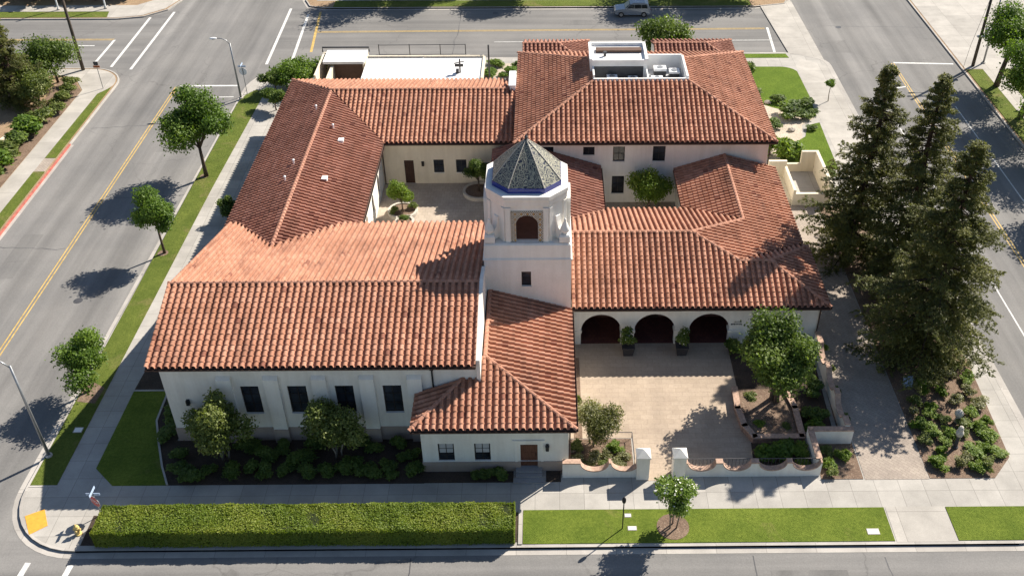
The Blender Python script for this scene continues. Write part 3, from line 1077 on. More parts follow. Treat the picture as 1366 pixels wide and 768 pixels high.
def arch_wall(mb, M, u0, u1, z0, z1, holes, th, nseg=14, topf=None):
    """wall panel in local (u, inwards, z); holes = (uc, half, spring, sill); both skins + reveals + caps"""
    TB = lambda u, y, z: tuple(M @ Vector((u, y, z)))
    topf = topf or (lambda u: z1)
    xs = [u0]
    for (uc, hw, sp, si) in holes:
        xs += [uc - hw * math.cos(math.pi * i / nseg) for i in range(nseg + 1)]
    xs.append(u1)
    if topf(u0) != z1 or topf((u0 + u1) / 2) != z1:
        xs += list(np.linspace(u0, u1, 25))
    xs = sorted(set(round(x, 5) for x in xs))
    def low(a, b):
        m = (a + b) / 2
        for (uc, hw, sp, si) in holes:
            if uc - hw < m < uc + hw:
                g = lambda x: sp + math.sqrt(max(0, hw * hw - (x - uc) ** 2))
                return g(a), g(b), si
        return None
    for a, b in zip(xs, xs[1:]):
        lw = low(a, b)
        za, zb = topf(a), topf(b)
        if lw:
            la, lb, si = lw
            for y in (0, th):
                mb.quad(TB(a, y, la), TB(b, y, lb), TB(b, y, zb), TB(a, y, za))
                if si > z0: mb.quad(TB(a, y, z0), TB(b, y, z0), TB(b, y, si), TB(a, y, si))
            mb.quad(TB(a, 0, la), TB(b, 0, lb), TB(b, th, lb), TB(a, th, la))
            if si > z0: mb.quad(TB(a, 0, si), TB(b, 0, si), TB(b, th, si), TB(a, th, si))
        else:
            for y in (0, th):
                mb.quad(TB(a, y, z0), TB(b, y, z0), TB(b, y, zb), TB(a, y, za))
        mb.quad(TB(a, 0, za), TB(b, 0, zb), TB(b, th, zb), TB(a, th, za))
    for (uc, hw, sp, si) in holes:
        for s in (-1, 1):
            mb.quad(TB(uc + s * hw, 0, si), TB(uc + s * hw, th, si), TB(uc + s * hw, th, sp), TB(uc + s * hw, 0, sp))
    for u in (u0, u1):
        mb.quad(TB(u, 0, z0), TB(u, th, z0), TB(u, th, topf(u)), TB(u, 0, topf(u)))


def wmat(P, Q):
    P = Vector((*P, 0)); Q = Vector((*Q, 0)); d = (Q - P).normalized(); n = Vector((d.y, -d.x, 0))
    return Matrix(((d.x, -n.x, 0, P.x), (d.y, -n.y, 0, P.y), (0, 0, 1, 0), (0, 0, 0, 1)))


# ------------------------------------------------------------------ the building
B = empty("mission_building", (0, 0, 0), "white stucco mission style building with red tiled roofs and a domed bell tower", "building")

# -- hall (big wing at the left front)
HF = 47.4
pl_hf = (6.8 - .285 * 47.05, 0, .285)            # front slope, ridge at y = 53.4
ridge_z = pz(pl_hf, 0, 53.4)
pl_hb = (ridge_z + .285 * 53.4, 0, -.285)
hx0, hx1 = -25.3, -4.58
make_roof(B, [([(hx0, 46.95), (hx1, 46.95), (hx1, 53.4), (hx0, 53.4)], pl_hf),
              ([(hx0, 53.4), (hx1, 53.4), (hx1, 66.2), (hx0, 66.2)], pl_hb)],
          [((hx0, 53.4, ridge_z), (hx1, 53.4, ridge_z))], eaves=[((hx0, 46.95, 6.72), (-8.7 + 4.1, 46.95, 6.72))])
wx0, wx1 = -24.7, -4.6
hall_win = [(-19.84, -18.66), (-16.82, -15.6), (-13.77, -12.58), (-10.69, -9.49)]
ops = [(a - wx0, b - wx0, 2.46, 4.84) for a, b in hall_win]
mb = MB()
wall_face(mb, (wx0, HF), (wx1, HF), 1.18, 6.75, ops, 0.2)
zt = lambda y: (pz(pl_hf, 0, y) if y < 53.4 else pz(pl_hb, 0, y)) - 0.12
mb.poly([(wx0, 65.8, -.2), (wx0, HF, -.2), (wx0, HF, zt(HF)), (wx0, 53.4, zt(53.4)), (wx0, 65.8, zt(65.8))])
wall_face(mb, (wx1, 65.8), (wx0, 65.8), -.2, zt(65.8))
mb.build("wall", "white_stucco", B, loc=(wx0, HF, 0), fix=False)
mb = MB(); mb.box(wx0 - .05, -8.3, HF - .06, HF + .1, -.2, 1.18)
mb.build("wall_base", "base_stucco", B, loc=(wx0, HF, 0))
for o in ops:
    window(B, (wx0, HF), (wx1, HF), o, 0.18, 2, 3, blind=False)
for a in (-21.2, -18.2, -15.15, -12.1, -9.05):
    mb = MB()
    x0, x1 = a, a + .93
    y = HF - .24
    mb.quad((x0, y, 1.19), (x1, y, 1.19), (x1, y, 5.55), (x0, y, 5.55))
    mb.quad((x0, y, 5.55), (x1, y, 5.55), (x1, HF + .02, 5.78), (x0, HF + .02, 5.78))
    mb.quad((x0, HF + .02, 1.19), (x0, y, 1.19), (x0, y, 5.55), (x0, HF + .02, 5.78))
    mb.quad((x1, y, 1.19), (x1, HF + .02, 1.19), (x1, HF + .02, 5.78), (x1, y, 5.55))
    po = mb.build("pilaster", "white_stucco", B, loc=(x0, y, 1.19), fix=False)
    mb = MB(); mb.box(x0 - .03, x1 + .03, y - .06, HF - .061, -.2, 1.185)
    mb.build("plinth", "base_stucco", po)
# white gable parapet at the hall's east end
mb = MB()
for ya, yb in ((47.25, 53.4), (53.4, 56.0)):
    za, zb = (pz(pl_hf, 0, ya) if ya < 53.4 else pz(pl_hb, 0, ya)), (pz(pl_hf, 0, yb) if yb <= 53.4 else pz(pl_hb, 0, yb))
    pts = [(ya, 4.6), (yb, 4.6), (yb, zb + .16), (ya, za + .16)]
    b = len(mb.v)
    mb.v += [(-4.58, p[0], p[1]) for p in pts] + [(-4.33, p[0], p[1]) for p in pts]
    for f in ((0, 1, 2, 3), (7, 6, 5, 4), (0, 4, 5, 1), (1, 5, 6, 2), (2, 6, 7, 3), (3, 7, 4, 0)):
        mb.f.append(tuple(b + i for i in f)); mb.mi.append(0)
mb.build("gable_wall", "white_stucco", B, loc=(-4.45, 47, 0))
mb = MB(); mb.tube([(-7.42, 46.9, 6.66), (-7.42, 47.25, 6.4), (-7.42, 47.33, 6.2), (-7.42, 47.33, 1.2)], .055, 8)
mb.box(-7.54, -7.30, 47.2, 47.39, 6.25, 6.5)
mb.build("downspout", "black_metal", B, loc=(-7.42, 47.3, 1.2))
mb = MB(); mb.box(-23.5, -23.3, 47.2, 47.4, 3.35, 3.75); mb.box(-23.47, -23.33, 47.12, 47.2, 3.42, 3.7)
mb.build("wall_lamp", "black_metal", B, loc=(-23.4, 47.4, 3.5))

# -- front office (small hipped wing before the tower)
FF = 44.5
ex0, ex1, ey0, ez = -8.65, 1.72, 44.0, 4.12
rx, sl = -4.1, 0.355
pl_ff = (ez - sl * ey0, 0, sl)
se = (ez + sl * 4.95 - ez) / (ex1 - rx)
rz_ = ez + sl * 4.95
pl_fe = (rz_ + se * rx, -se, 0)
sw = (rz_ - ez) / (rx - ex0)
pl_fw = (ez - sw * ex0, sw, 0)
ya = ey0 + 4.95
make_roof(B, [([(ex0, ey0), (ex1, ey0), (rx, ya)], pl_ff),
              ([(ex1, ey0), (ex1, 56.0), (rx, 56.0), (rx, ya)], pl_fe),
              ([(ex0, ey0), (ex0 + (HF - .02 - ey0) / (ya - ey0) * (rx - ex0), HF - .02), (ex0, HF - .02)], pl_fw)],
          [((ex0, ey0, ez), (rx, ya, rz_)), ((ex1, ey0, ez), (rx, ya, rz_)), ((rx, ya, rz_), (rx, 56.0, rz_))],
          eaves=[((ex0, ey0, ez - .08), (ex1, ey0, ez - .08)), ((ex1, ey0, ez - .08), (ex1, 56.0, ez - .08))])
fw = [(-7.07, -6.05, .95, 2.47), (-4.76, -3.74, .95, 2.47)]
fdoor = (-1.83, -.73, .32, 2.34)
fx0, fx1 = -8.1, 1.25
mb = MB()
wall_face(mb, (fx0, FF), (fx1, FF), .82, 4.05, [(a - fx0, b - fx0, c, d) for a, b, c, d in fw] + [(fdoor[0] - fx0, fdoor[1] - fx0, .82, fdoor[3])], .16)
wall_face(mb, (fx1, FF), (fx1, 56.1), -.2, 4.05)
wall_face(mb, (fx0, HF), (fx0, FF), -.2, 4.05)
mb.build("wall", "white_stucco", B, loc=(fx0, FF, 0), fix=False)
mb = MB(); mb.box(fx0 - .05, fdoor[0], FF - .06, FF + .16, -.3, .82); mb.box(fdoor[1], fx1 + .05, FF - .06, FF + .16, -.3, .82)
mb.build("wall_base", "base_stucco", B, loc=(fx0, FF, 0))
for a, b, c, d in fw:
    window(B, (fx0, FF), (fx1, FF), (a - fx0, b - fx0, c, d), .14, 2, 3, blind=True)
door(B, (fx0, FF), (fx1, FF), (fdoor[0] - fx0, fdoor[1] - fx0, .32, fdoor[3]), .14)
mb = MB(); mb.box(-2.2, -2.02, FF - .05, FF, .83, 2.62); mb.box(-.54, -.36, FF - .05, FF, .83, 2.62); mb.box(-2.3, -.26, FF - .09, FF, 2.62, 2.76)
mb.build("door_surround", "white_stucco", B, loc=(-1.28, FF, .8))
mb = MB(); mb.box(-2.3, -.3, 43.3, 43.72, -.1, .12); mb.box(-2.15, -.45, 43.72, 44.08, -.1, .23); mb.box(-2.15, -.45, 44.08, 44.6, -.1, .32)
mb.build("doorstep", "step_concrete", B, loc=(-1.3, 43.7, 0))
mb = MB(); mb.box(-.2, -.02, FF - .06, FF, 1.75, 2.4); mb.box(-.22, 0, FF - .2, FF - .06, 1.95, 2.3); mb.frustum([(-.24, FF - .22), (.02, FF - .22), (.02, FF - .05), (-.24, FF - .05)], 2.3, [(-.14, FF - .14), (-.08, FF - .14), (-.08, FF - .1), (-.14, FF - .1)], 2.42)
mb.build("wall_lamp", "black_metal", B, loc=(-.11, FF, 2))
mb = MB(); mb.tube([(1.32, 44.3, 4.0), (1.32, 44.4, 3.8), (1.32, 44.42, 0)], .05, 8); mb.build("downspout", "brown_fascia", B, loc=(1.32, 44.4, 0))

# -- west wing and north wing round the courtyard
we, wr, wee = -25.7, -20.4, -14.8
wz, sW = 4.5, .365
rzw = wz + sW * (wee - wr)
pl_ww = (rzw - (rzw - wz) / (wr - we) * wr, (rzw - wz) / (wr - we), 0)
pl_we = (rzw + sW * wr, -sW, 0)
nfe, nr, nbe = 80.0, 86.6, 93.3
sN = .325
rzn = wz + sN * (nr - nfe)
pl_nf = (wz - sN * nfe, 0, sN)
pl_nb = (rzn + sN * nr, 0, -sN)
yj = nr
make_roof(B, [([(we, 66.1), (wr, 66.1), (wr, yj), (we, nbe)], pl_ww), ([(-24.4, 66.1), (wr, 60.6), (wr, 66.1)], pl_ww),
              ([(wr, 60.6), (wee, 64.5), (wee, nfe), (wr, yj)], pl_we)],
          [((wr, 60.9, rzw), (wr, yj, rzw)), ((we, nbe, wz), (wr, yj, rzw))], mat="aged_tile",
          eaves=[((wee, 66.0, wz - .08), (wee, nfe, wz - .08))])
make_roof(B, [([(wee, nfe), (-2.9, nfe), (-2.9, nr), (wr, nr)], pl_nf),
              ([(we, nbe), (wr, nr), (-2.9, nr), (-2.9, nbe)], pl_nb)],
          [((wr, nr, rzn), (-2.9, nr, rzn))], eaves=[((wee, nfe, wz - .08), (-3.0, nfe, wz - .08))])
mb = MB()
cwin = [(-10.51, -9.57, 1.17, 2.52), (-8.44, -7.48, 1.17, 2.52)]
cdoor = (-13.24, -12.35, 0.0, 2.46)
wall_face(mb, (-15.25, 80.5), (-2.9, 80.5), -.2, 4.45, [(a + 15.25, b + 15.25, c, d) for a, b, c, d in cwin] + [(cdoor[0] + 15.25, cdoor[1] + 15.25, cdoor[2], cdoor[3])], .15)
m2 = MB(); wall_face(m2, (-2.9, 92.8), (-25.2, 92.8), -.2, 4.4); m2.build("wall", "cream_stucco", B, loc=(-14, 92.8, 0), fix=False)
mb.build("wall", "cream_stucco", B, loc=(-15.25, 80.5, 0), fix=False)
for a, b, c, d in cwin: window(B, (-15.25, 80.5), (-2.9, 80.5), (a + 15.25, b + 15.25, c, d), .13, 2, 2)
door(B, (-15.25, 80.5), (-2.9, 80.5), (cdoor[0] + 15.25, cdoor[1] + 15.25, 0.0, cdoor[3]), .13, "dark_door")
for xx in (-11.5, -7.0):
    mb = MB(); mb.box(xx - .12, xx + .12, 80.36, 80.5, 1.9, 2.35); mb.box(xx - .09, xx + .09, 80.26, 80.36, 1.98, 2.28)
    mb.build("wall_lamp", "black_metal", B, loc=(xx, 80.5, 2))
mb = MB()
cw2 = [(70.2, 71.1), (73.6, 74.5), (77.0, 77.9)]
M = wmat((-15.25, 65.0), (-15.25, 80.5))
mb = MB()
arch_wall(mb, M, 0, 15.5, -.2, 4.5, [((a + b) / 2 - 65.0, .45, 2.2, .9) for a, b in cw2], .3)
m2 = MB(); wall_face(m2, (-25.2, 92.8), (-25.2, 65.8), -.2, 4.5); m2.build("wall", "white_stucco", B, loc=(-25.2, 80, 0), fix=False)
mb.build("wall", "white_stucco", B, loc=(-15.25, 72, 0))
for a, b in cw2:
    window(B, (-15.25, 65.0), (-15.25, 80.5), (a - 65.0, b - 65.0, .9, 2.68), .16, 2, 3, sill=False)
mb = MB(); mb.tube([(-15.1, 80.35, 4.4), (-15.1, 80.38, 0)], .05, 8); mb.build("downspout", "brown_fascia", B, loc=(-15.1, 80.4, 0))
for (x, y, s) in ((-18.15, 78.0, 1.0), (-18.4, 71.3, 1.0)):
    z = pz(pl_we, x, y)
    mb = MB(); mb.box(x - .2, x + .2, y - .22, y + .22, z, z + .28); mb.box(x - .24, x + .24, y - .26, y + .26, z + .28, z + .33)
    mb.build("roof_vent", "white_metal", B, loc=(x, y, z))
for (x, y) in ((-21.2, 83.2), (-21.3, 73.3), (-21.5, 70.7), (-19.1, 79.8)):
    z = pz(pl_ww if x < wr else pl_we, x, y)
    mb = MB(); mb.lathe([(.07, 0), (.07, .42), (.11, .44), (.11, .5), (.04, .55)], 10, (x, y, z)); mb.build("vent_pipe", "white_metal", B, loc=(x, y, z))
mb = MB(); b = MB()
b.box(-3.5, -2.95, 86.4, 89.4, 5.6, 7.05); b.box(-3.6, -2.93, 86.3, 89.5, 7.05, 7.15)
b.build("vent_hood", "white_metal", B, loc=(-3.2, 88, 5.6))

# -- covered walk behind the tower (its east slope shows right of the tower)
pl_ce = (3.75 + .33 * 4.75, -.33, 0); pl_cw = (3.75 + .33 * 5.0, .33, 0)
make_roof(B, [([(-.12, 63), (4.75, 63), (4.75, 76.98), (-.12, 76.98)], pl_ce), ([(-5.0, 63), (-.12, 63), (-.12, 80.1), (-5.0, 80.1)], pl_cw)],
          [((-.12, 64.5, pz(pl_ce, -.12, 0)), (-.12, 76.95, pz(pl_ce, -.12, 0)))], mat="aged_tile", eaves=[((4.75, 68, 3.68), (4.75, 76.9, 3.68))])
for P, Q in (((4.3, 66), (4.3, 77)), ((-4.55, 80.4), (-4.55, 62))):
    mb = MB(); wall_face(mb, P, Q, -.2, 3.85)
    mb.build("wall", "white_stucco", B, loc=(P[0], 70, 0), fix=False)

# -- two-storey block at the back right
MF = 77.0
mx0, mx1, my0, my1, mz, ms = -2.9, 19.95, 76.25, 95.1, 6.5, .352
tx0, tx1, ty0, ty1 = 4.2, 12.85, 83.3, 88.1
tz = mz + ms * (ty0 - my0)
pl_mf = (mz - ms * my0, 0, ms)
swm = (tz - mz) / (tx0 - mx0); pl_mw = (mz - swm * mx0, swm, 0)
sem = (tz - mz) / (mx1 - tx1); pl_me = (mz + sem * mx1, -sem, 0)
sbm = (tz - mz) / (my1 - ty1); pl_mb = (mz + sbm * my1, 0, -sbm)
mr = make_roof(B, [([(mx0, my0), (mx1, my0), (tx1, ty0), (tx0, ty0)], pl_mf),
                   ([(mx0, my1), (mx0, my0), (tx0, ty0), (tx0, ty1)], pl_mw),
                   ([(mx1, my0), (mx1, my1), (tx1, ty1), (tx1, ty0)], pl_me),
                   ([(mx1, my1), (mx0, my1), (tx0, ty1), (tx1, ty1)], pl_mb)],
               [((mx0, my0, mz), (tx0, ty0, tz)), ((mx1, my0, mz), (tx1, ty0, tz)), ((mx0, my1, mz), (tx0, ty1, tz)), ((mx1, my1, mz), (tx1, ty1, tz))],
               eaves=[((mx0, my0, mz - .08), (mx1, my0, mz - .08)), ((mx1, my0, mz - .08), (mx1, my1, mz - .08))])
mwin = [(-.45, .55, 4.98, 5.73), (3.16, 4.16, 4.9, 5.7), (5.79, 6.83, 4.25, 5.72), (9.3, 10.4, 4.25, 5.75), (5.78, 6.88, .95, 2.75)]
mwx0, mwx1 = -2.4, 19.45
mb = MB()
wall_face(mb, (mwx0, MF), (mwx1, MF), -.2, 6.55, [(a - mwx0, b - mwx0, c, d) for a, b, c, d in mwin], .16)
wall_face(mb, (mwx1, MF), (mwx1, 94.6), -.2, 6.45)
wall_face(mb, (mwx0, 94.6), (mwx0, MF), -.2, 6.45)
wall_face(mb, (mwx1, 94.6), (mwx0, 94.6), -.2, 6.45)
mb.build("wall", "white_stucco", B, loc=(mwx0, MF, 0), fix=False)
for i, (a, b, c, d) in enumerate(mwin):
    window(B, (mwx0, MF), (mwx1, MF), (a - mwx0, b - mwx0, c, d), .14, 2, 2 if d - c > 1 else 1)
mb = MB(); mb.tube([(19.55, 76.8, 6.4), (19.55, 76.92, 3.4)], .05, 8); mb.build("downspout", "brown_fascia", B, loc=(19.5, 76.9, 3))
# roof well with plant and a white penthouse
pw = MB()
pw.box(tx0, 12.9, 83.28, 83.45, tz - 1.2, tz + .22)
pw.box(tx0, tx0 + .15, 83.45, 88.1, tz - 1.2, tz + .5)
pw.box(12.72, 12.9, 83.45, 88.1, tz - 1.2, tz + .35)
pw.box(tx0 + .15, 12.72, 87.95, 88.12, tz - 1.2, tz + .45)
pw.box(9.15, 9.27, 83.45, 85.3, tz - 1.2, tz + .25)
rp = pw.build("roof_well", "white_membrane", B, loc=(8, 85, 8))
fl = MB(); fl.box(tx0 + .15, 12.72, 83.45, 87.95, tz - 1.22, tz - 1.0); fl.build("well_floor", "grey_membrane", rp)
ph = MB()
px0, px1, py0, py1, pt = 4.0, 9.25, 85.25, 89.0, 10.25
ph.box(px0, px1, py0, py1, tz - 1.0, pt - .3)
ph.box(px0 - .06, px0 + .2, py0 - .06, py1 + .06, pt - .3, pt); ph.box(px1 - .2, px1 + .06, py0 - .06, py1 + .06, pt - .3, pt)
ph.box(px0 + .2, px1 - .2, py0 - .06, py0 + .12, pt - .3, pt - .12); ph.box(px0 + .2, px1 - .2, py1 - .15, py1 + .06, pt - .3, pt)
pho = ph.build("penthouse", "white_membrane", B, loc=(px0, py0, 8))
q = MB(); q.box(px0 + .6, px1 - .4, 87.2, 87.95, pt - .3, pt - .05); q.build("roof_hatch", "soffit_brown", pho)
q = MB(); q.lathe([(.13, 0), (.13, .35), (.17, .37), (.17, .45)], 10, (5.4, 86.5, pt - .3)); q.build("vent_pipe", "dark_grey_metal", pho)
q = MB(); q.box(px0 + .35, px1 - .35, py0 - .03, py0 + .02, 8.15, 9.5); q.build("louvre", "dark_grey_metal", pho)
for (x, y, w, d, h) in ((6.0, 84.5, .9, .7, .9), (7.9, 84.4, .8, .7, .8), (7.2, 83.8, 1.5, .4, .55), (10.6, 86.6, 1.1, .8, .8), (11.9, 86.2, .9, .8, .7), (11.8, 84.6, .9, .7, .5), (10.2, 85.0, 1.0, .6, .55)):
    q = MB(); q.box(x - w / 2, x + w / 2, y - d / 2, y + d / 2, tz - 1.0, tz - 1.0 + h * .72)
    q.m = 1; q.box(x - w / 2 - .03, x + w / 2 + .03, y - d / 2 - .03, y + d / 2 + .03, tz - 1.0 + h * .72, tz - 1 + h)
    un = q.build("air_conditioner", ["dark_grey_metal", "white_metal"], B, loc=(x, y, tz - 1))
    q = MB(); q.lathe([(min(w, d) * .36, 0), (min(w, d) * .36, .05)], 14, (x, y, tz - 1 + h)); q.build("fan_grille", "grey_metal", un)
# two low wings on its street side
for (xa, xb, yr, ze, zr) in ((-2.5, 4.6, 98.3, 5.0, 6.15), (11.2, 19.9, 98.3, 5.0, 6.1)):
    s_ = (zr - ze) / 3.4
    pf = (zr - s_ * yr, 0, s_); pb = (zr + s_ * yr, 0, -s_); pw_ = (ze - .34 * xa, .34, 0); pe_ = (ze + .34 * xb, -.34, 0)
    dx = (zr - ze) / .34
    make_roof(B, [([(xa + dx * .0, yr - 3.4), (xb, yr - 3.4), (xb - dx, yr), (xa + dx * .0, yr)], pf), ([(xa, yr), (xb - dx, yr), (xb, yr + 3.4), (xa, yr + 3.4)], pb), ([(xb, yr - 3.4), (xb, yr + 3.4), (xb - dx, yr)], pe_)],
              [((xa, yr, zr), (xb - dx, yr, zr)), ((xb - dx, yr, zr), (xb, yr - 3.4, ze)), ((xb - dx, yr, zr), (xb, yr + 3.4, ze))], mat="aged_tile")
    mb = MB(); mb.box(xa + .1, xb - .4, 94.65, yr + 3.0, -.2, ze + .05)
    m2 = MB(); m2.poly([(xa + .1, 95.2, ze), (xa + .1, yr + 3.0, ze), (xa + .1, yr, zr - .1)]); m2.build("gable_wall", "white_stucco", B, loc=(xa, yr, ze), fix=False)
    mb.build("wall", "white_stucco", B, loc=(xa + 3, 97, 0), fix=False)

# -- arcade wing and its annex at the right
za0, ay0, ar = 3.8, 56.5, 62.98
pl_af = (za0 - .355 * ay0, 0, .355)
zr = pz(pl_af, 0, ar)
pl_ab = (zr + .355 * ar, 0, -.355)
pl_E = (4.85 + .27 * 15.6, -.27, 0)
pl_Ws = (3.4 - .33 * 11.2, .33, 0)
pl_sb = (5.185 + .355 * 60.4, 0, -.355)
pl_se = (3.8 + .355 * 20.5, -.355, 0)
make_roof(B, [([(1.72, 56.5), (20.5, 56.5), (16.6, 60.4), (1.72, 60.4)], pl_af),
              ([(1.72, 60.4), (14.36, 60.4), (10.97, ar), (1.72, ar)], pl_af),
              ([(14.36, 60.4), (16.6, 60.4), (20.5, 64.3), (19.49, 64.3)], pl_sb),
              ([(20.5, 56.5), (20.5, 64.3), (16.6, 60.4)], pl_se),
              ([(10.97, ar), (14.36, 60.4), (20.25, 64.9), (20.25, 66.52), (15.6, 66.52)], pl_E),
              ([(15.6, 66.52), (20.25, 66.52), (20.25, 76.96), (15.6, 76.96)], pl_E),
              ([(15.6, 66.52), (15.6, 76.96), (11.2, 76.96), (11.2, 70.5)], pl_Ws),
              ([(-3.5, ar), (10.97, ar), (15.6, 66.52), (11.4, 70.35), (-3.5, 70.35)], pl_ab)],
          [((1.72, ar, zr), (10.97, ar, zr)), ((10.97, ar, zr), (14.36, 60.4, 5.185)), ((14.36, 60.4, 5.185), (16.6, 60.4, 5.185)),
           ((16.6, 60.4, 5.185), (20.5, 56.5, 3.8)), ((16.6, 60.4, 5.185), (20.4, 64.2, 3.83)), ((10.97, ar, zr), (15.6, 66.52, 4.87)), ((15.6, 66.52, 4.87), (15.6, 76.9, 4.87))],
          eaves=[((1.72, 56.5, 3.72), (20.5, 56.5, 3.72)), ((20.5, 56.5, 3.72), (20.5, 64.3, 3.72))])
AF = 57.05
M = wmat((1.3, AF), (20.0, AF))
mb = MB()
ach = [(3.9, 1.48), (7.88, 1.5), (11.93, 1.5)]
arch_wall(mb, M, 0, 18.7, -.2, 3.85, [(c - 1.3, h, 1.36, -.2) for c, h in ach], .5)
for P, Q, zz in (((20.0, AF + .001), (20.0, 64.0), 3.85), ((19.9, 64.0), (19.9, 77), 3.6), ((11.6, 77), (11.6, 69.9), 3.45), ((11.6, 69.9), (4.3, 69.9), 3.65)):
    m2 = MB(); wall_face(m2, P, Q, -.2, zz); m2.build("wall", "white_stucco", B, loc=(P[0], P[1], 0), fix=False)
mb.build("wall", "white_stucco", B, loc=(1.3, AF, 0))
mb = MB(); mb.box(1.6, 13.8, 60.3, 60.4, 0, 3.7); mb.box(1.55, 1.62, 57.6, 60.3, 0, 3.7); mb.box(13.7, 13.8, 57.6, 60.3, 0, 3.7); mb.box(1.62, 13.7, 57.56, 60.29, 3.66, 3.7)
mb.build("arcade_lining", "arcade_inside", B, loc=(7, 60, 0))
for c, h in ((1.3 + .6, .0), (5.885, .0), (9.9, .0), (13.85, .0)):
    mb = MB()
    hw = {1.9: .58, 5.885: .56, 9.9: .6, 13.85: .52}[c]
    mb.box(c - hw, c + hw, AF - .07, AF + .56, 1.16, 1.34); mb.box(c - hw + .03, c + hw - .03, AF - .04, AF + .54, 1.08, 1.16)
    mb.build("impost", "white_stucco", B, loc=(c, AF, 1.2))
ad = MB(); ad.box(7.2, 8.5, 60.2, 60.3, .02, 2.3); ad.build("door", "dark_door", B, loc=(7.9, 60.2, 0))
# arched niche (flat plate, recess shade painted as grey) and lettering on the arcade wall
mb = MB()
prof = [(15.25, 1.0)] + [(15.95 - .7 * math.cos(math.pi * i / 12), 2.05 + .7 * math.sin(math.pi * i / 12)) for i in range(13)] + [(16.65, 1.0)]
mb.extrude_y(prof, AF - .02, AF - .002)
mb.build("niche_shade_plate", "grey_membrane", B, loc=(15.95, AF, 1))
lt = MB()
rnd = random.Random(3)
for (xa, xb, zz, h) in ((13.72, 14.2, 2.02, .11), (13.52, 14.32, 1.80, .12)):
    x = xa
    while x < xb:
        w = rnd.choice((.05, .07, .08))
        lt.box(x, x + .022, AF - .03, AF - .003, zz, zz + h)
        if w > .05:
            lt.box(x + .022, x + w, AF - .03, AF - .003, zz + rnd.choice((0, .5, .85)) * h * .85, zz + h * rnd.choice((.15, .65, 1)) if False else zz + h)
        x += w + .03
lt.build("wall_lettering", "dark_grey_metal", B, loc=(13.9, AF, 1.9))
mb = MB(); mb.tube([(19.9, 56.55, 3.7), (19.95, 56.95, 3.45), (19.95, 56.98, 0)], .05, 8); mb.build("downspout", "brown_fascia", B, loc=(19.95, 57, 0))

# -- bell tower
tcx, tcy = -1.4, 59.0
def octo(w, ch):
    h = w / 2; s = h - ch
    return [(tcx - s, tcy - h), (tcx + s, tcy - h), (tcx + h, tcy - s), (tcx + h, tcy + s), (tcx + s, tcy + h), (tcx - s, tcy + h), (tcx - h, tcy + s), (tcx - h, tcy - s)]
def sq(w): h = w / 2; return [(tcx - h, tcy - h), (tcx + h, tcy - h), (tcx + h, tcy + h), (tcx - h, tcy + h)]
TW = 6.04
twin = (-1.85, -1.18, 6.3, 7.55)
mb = MB()
h = TW / 2
wall_face(mb, (tcx - h, tcy - h), (tcx + h, tcy - h), 0, 8.62, [(twin[0] - tcx + h, twin[1] - tcx + h, twin[2], twin[3])], .2)
for a, b in (((tcx + h, tcy - h), (tcx + h, tcy + h)), ((tcx + h, tcy + h), (tcx - h, tcy + h)), ((tcx - h, tcy + h), (tcx - h, tcy - h))):
    wall_face(mb, a, b, 0, 8.62)
mb.frustum(sq(TW), 8.62, sq(TW - .05), 8.68, False)
mb.frustum(sq(TW - .05), 8.68, sq(TW - .09), 9.72, False)
mb.frustum(sq(TW - .09), 9.72, sq(TW - .3), 9.82)
mb.build("tower_shaft", "tower_stucco", B, loc=(tcx, tcy, 0), fix=False)
window(B, (tcx - h, tcy - h), (tcx + h, tcy - h), (twin[0] - tcx + h, twin[1] - tcx + h, twin[2], twin[3]), .18, 1, 2)
DW, DC = 5.3, 1.18
oc = octo(DW, DC)
DZ0, DZ1 = 9.78, 12.95
mb = MB()
for i in range(8):
    P, Q = oc[i], oc[(i + 1) % 8]
    L = math.hypot(Q[0] - P[0], Q[1] - P[1])
    M = wmat(P, Q)
    if i % 2 == 0:
        arch_wall(mb, M, 0, L, DZ0 - .05, DZ1, [(L / 2, .75, 11.2, 9.84)], .28)
    else:
        wall_face(mb, P, Q, DZ0 - .05, DZ1)
bo = mb.build("belfry", "tower_stucco", B, loc=(tcx, tcy, DZ0))
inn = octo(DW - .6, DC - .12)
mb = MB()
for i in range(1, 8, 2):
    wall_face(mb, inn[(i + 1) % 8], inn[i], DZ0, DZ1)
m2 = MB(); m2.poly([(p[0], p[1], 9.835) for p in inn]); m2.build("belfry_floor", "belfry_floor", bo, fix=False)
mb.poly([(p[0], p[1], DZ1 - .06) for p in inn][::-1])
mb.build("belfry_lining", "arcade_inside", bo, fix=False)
for i in (0, 2, 4, 6):
    P, Q = oc[i], oc[(i + 1) % 8]
    L = math.hypot(Q[0] - P[0], Q[1] - P[1]); M = wmat(P, Q)
    s = MB(); arch_wall(s, M @ Matrix.Translation((0, -.05, 0)), L / 2 - 1.08, L / 2 + 1.08, 9.83, 12.3, [(L / 2, .76, 11.2, 9.83)], .046)
    c = M @ Vector((L / 2, 0, 9.97))
    s.build("tile_surround", "glazed_surround", B, loc=c)
for i in range(8):
    if i % 2: continue
    P, Q = oc[i], oc[(i + 1) % 8]; L = math.hypot(Q[0] - P[0], Q[1] - P[1]); M = wmat(P, Q)
    for u in (.02, L - .36):
        s = MB(); s.box(u, u + .34, -.09, -.002, DZ0, 12.55); s.box(u - .03, u + .36, -.12, -.003, 12.4, 12.58); s.xf(M)
        s.build("belfry_pilaster", "tower_stucco", B, loc=M @ Vector((u, 0, DZ0)))
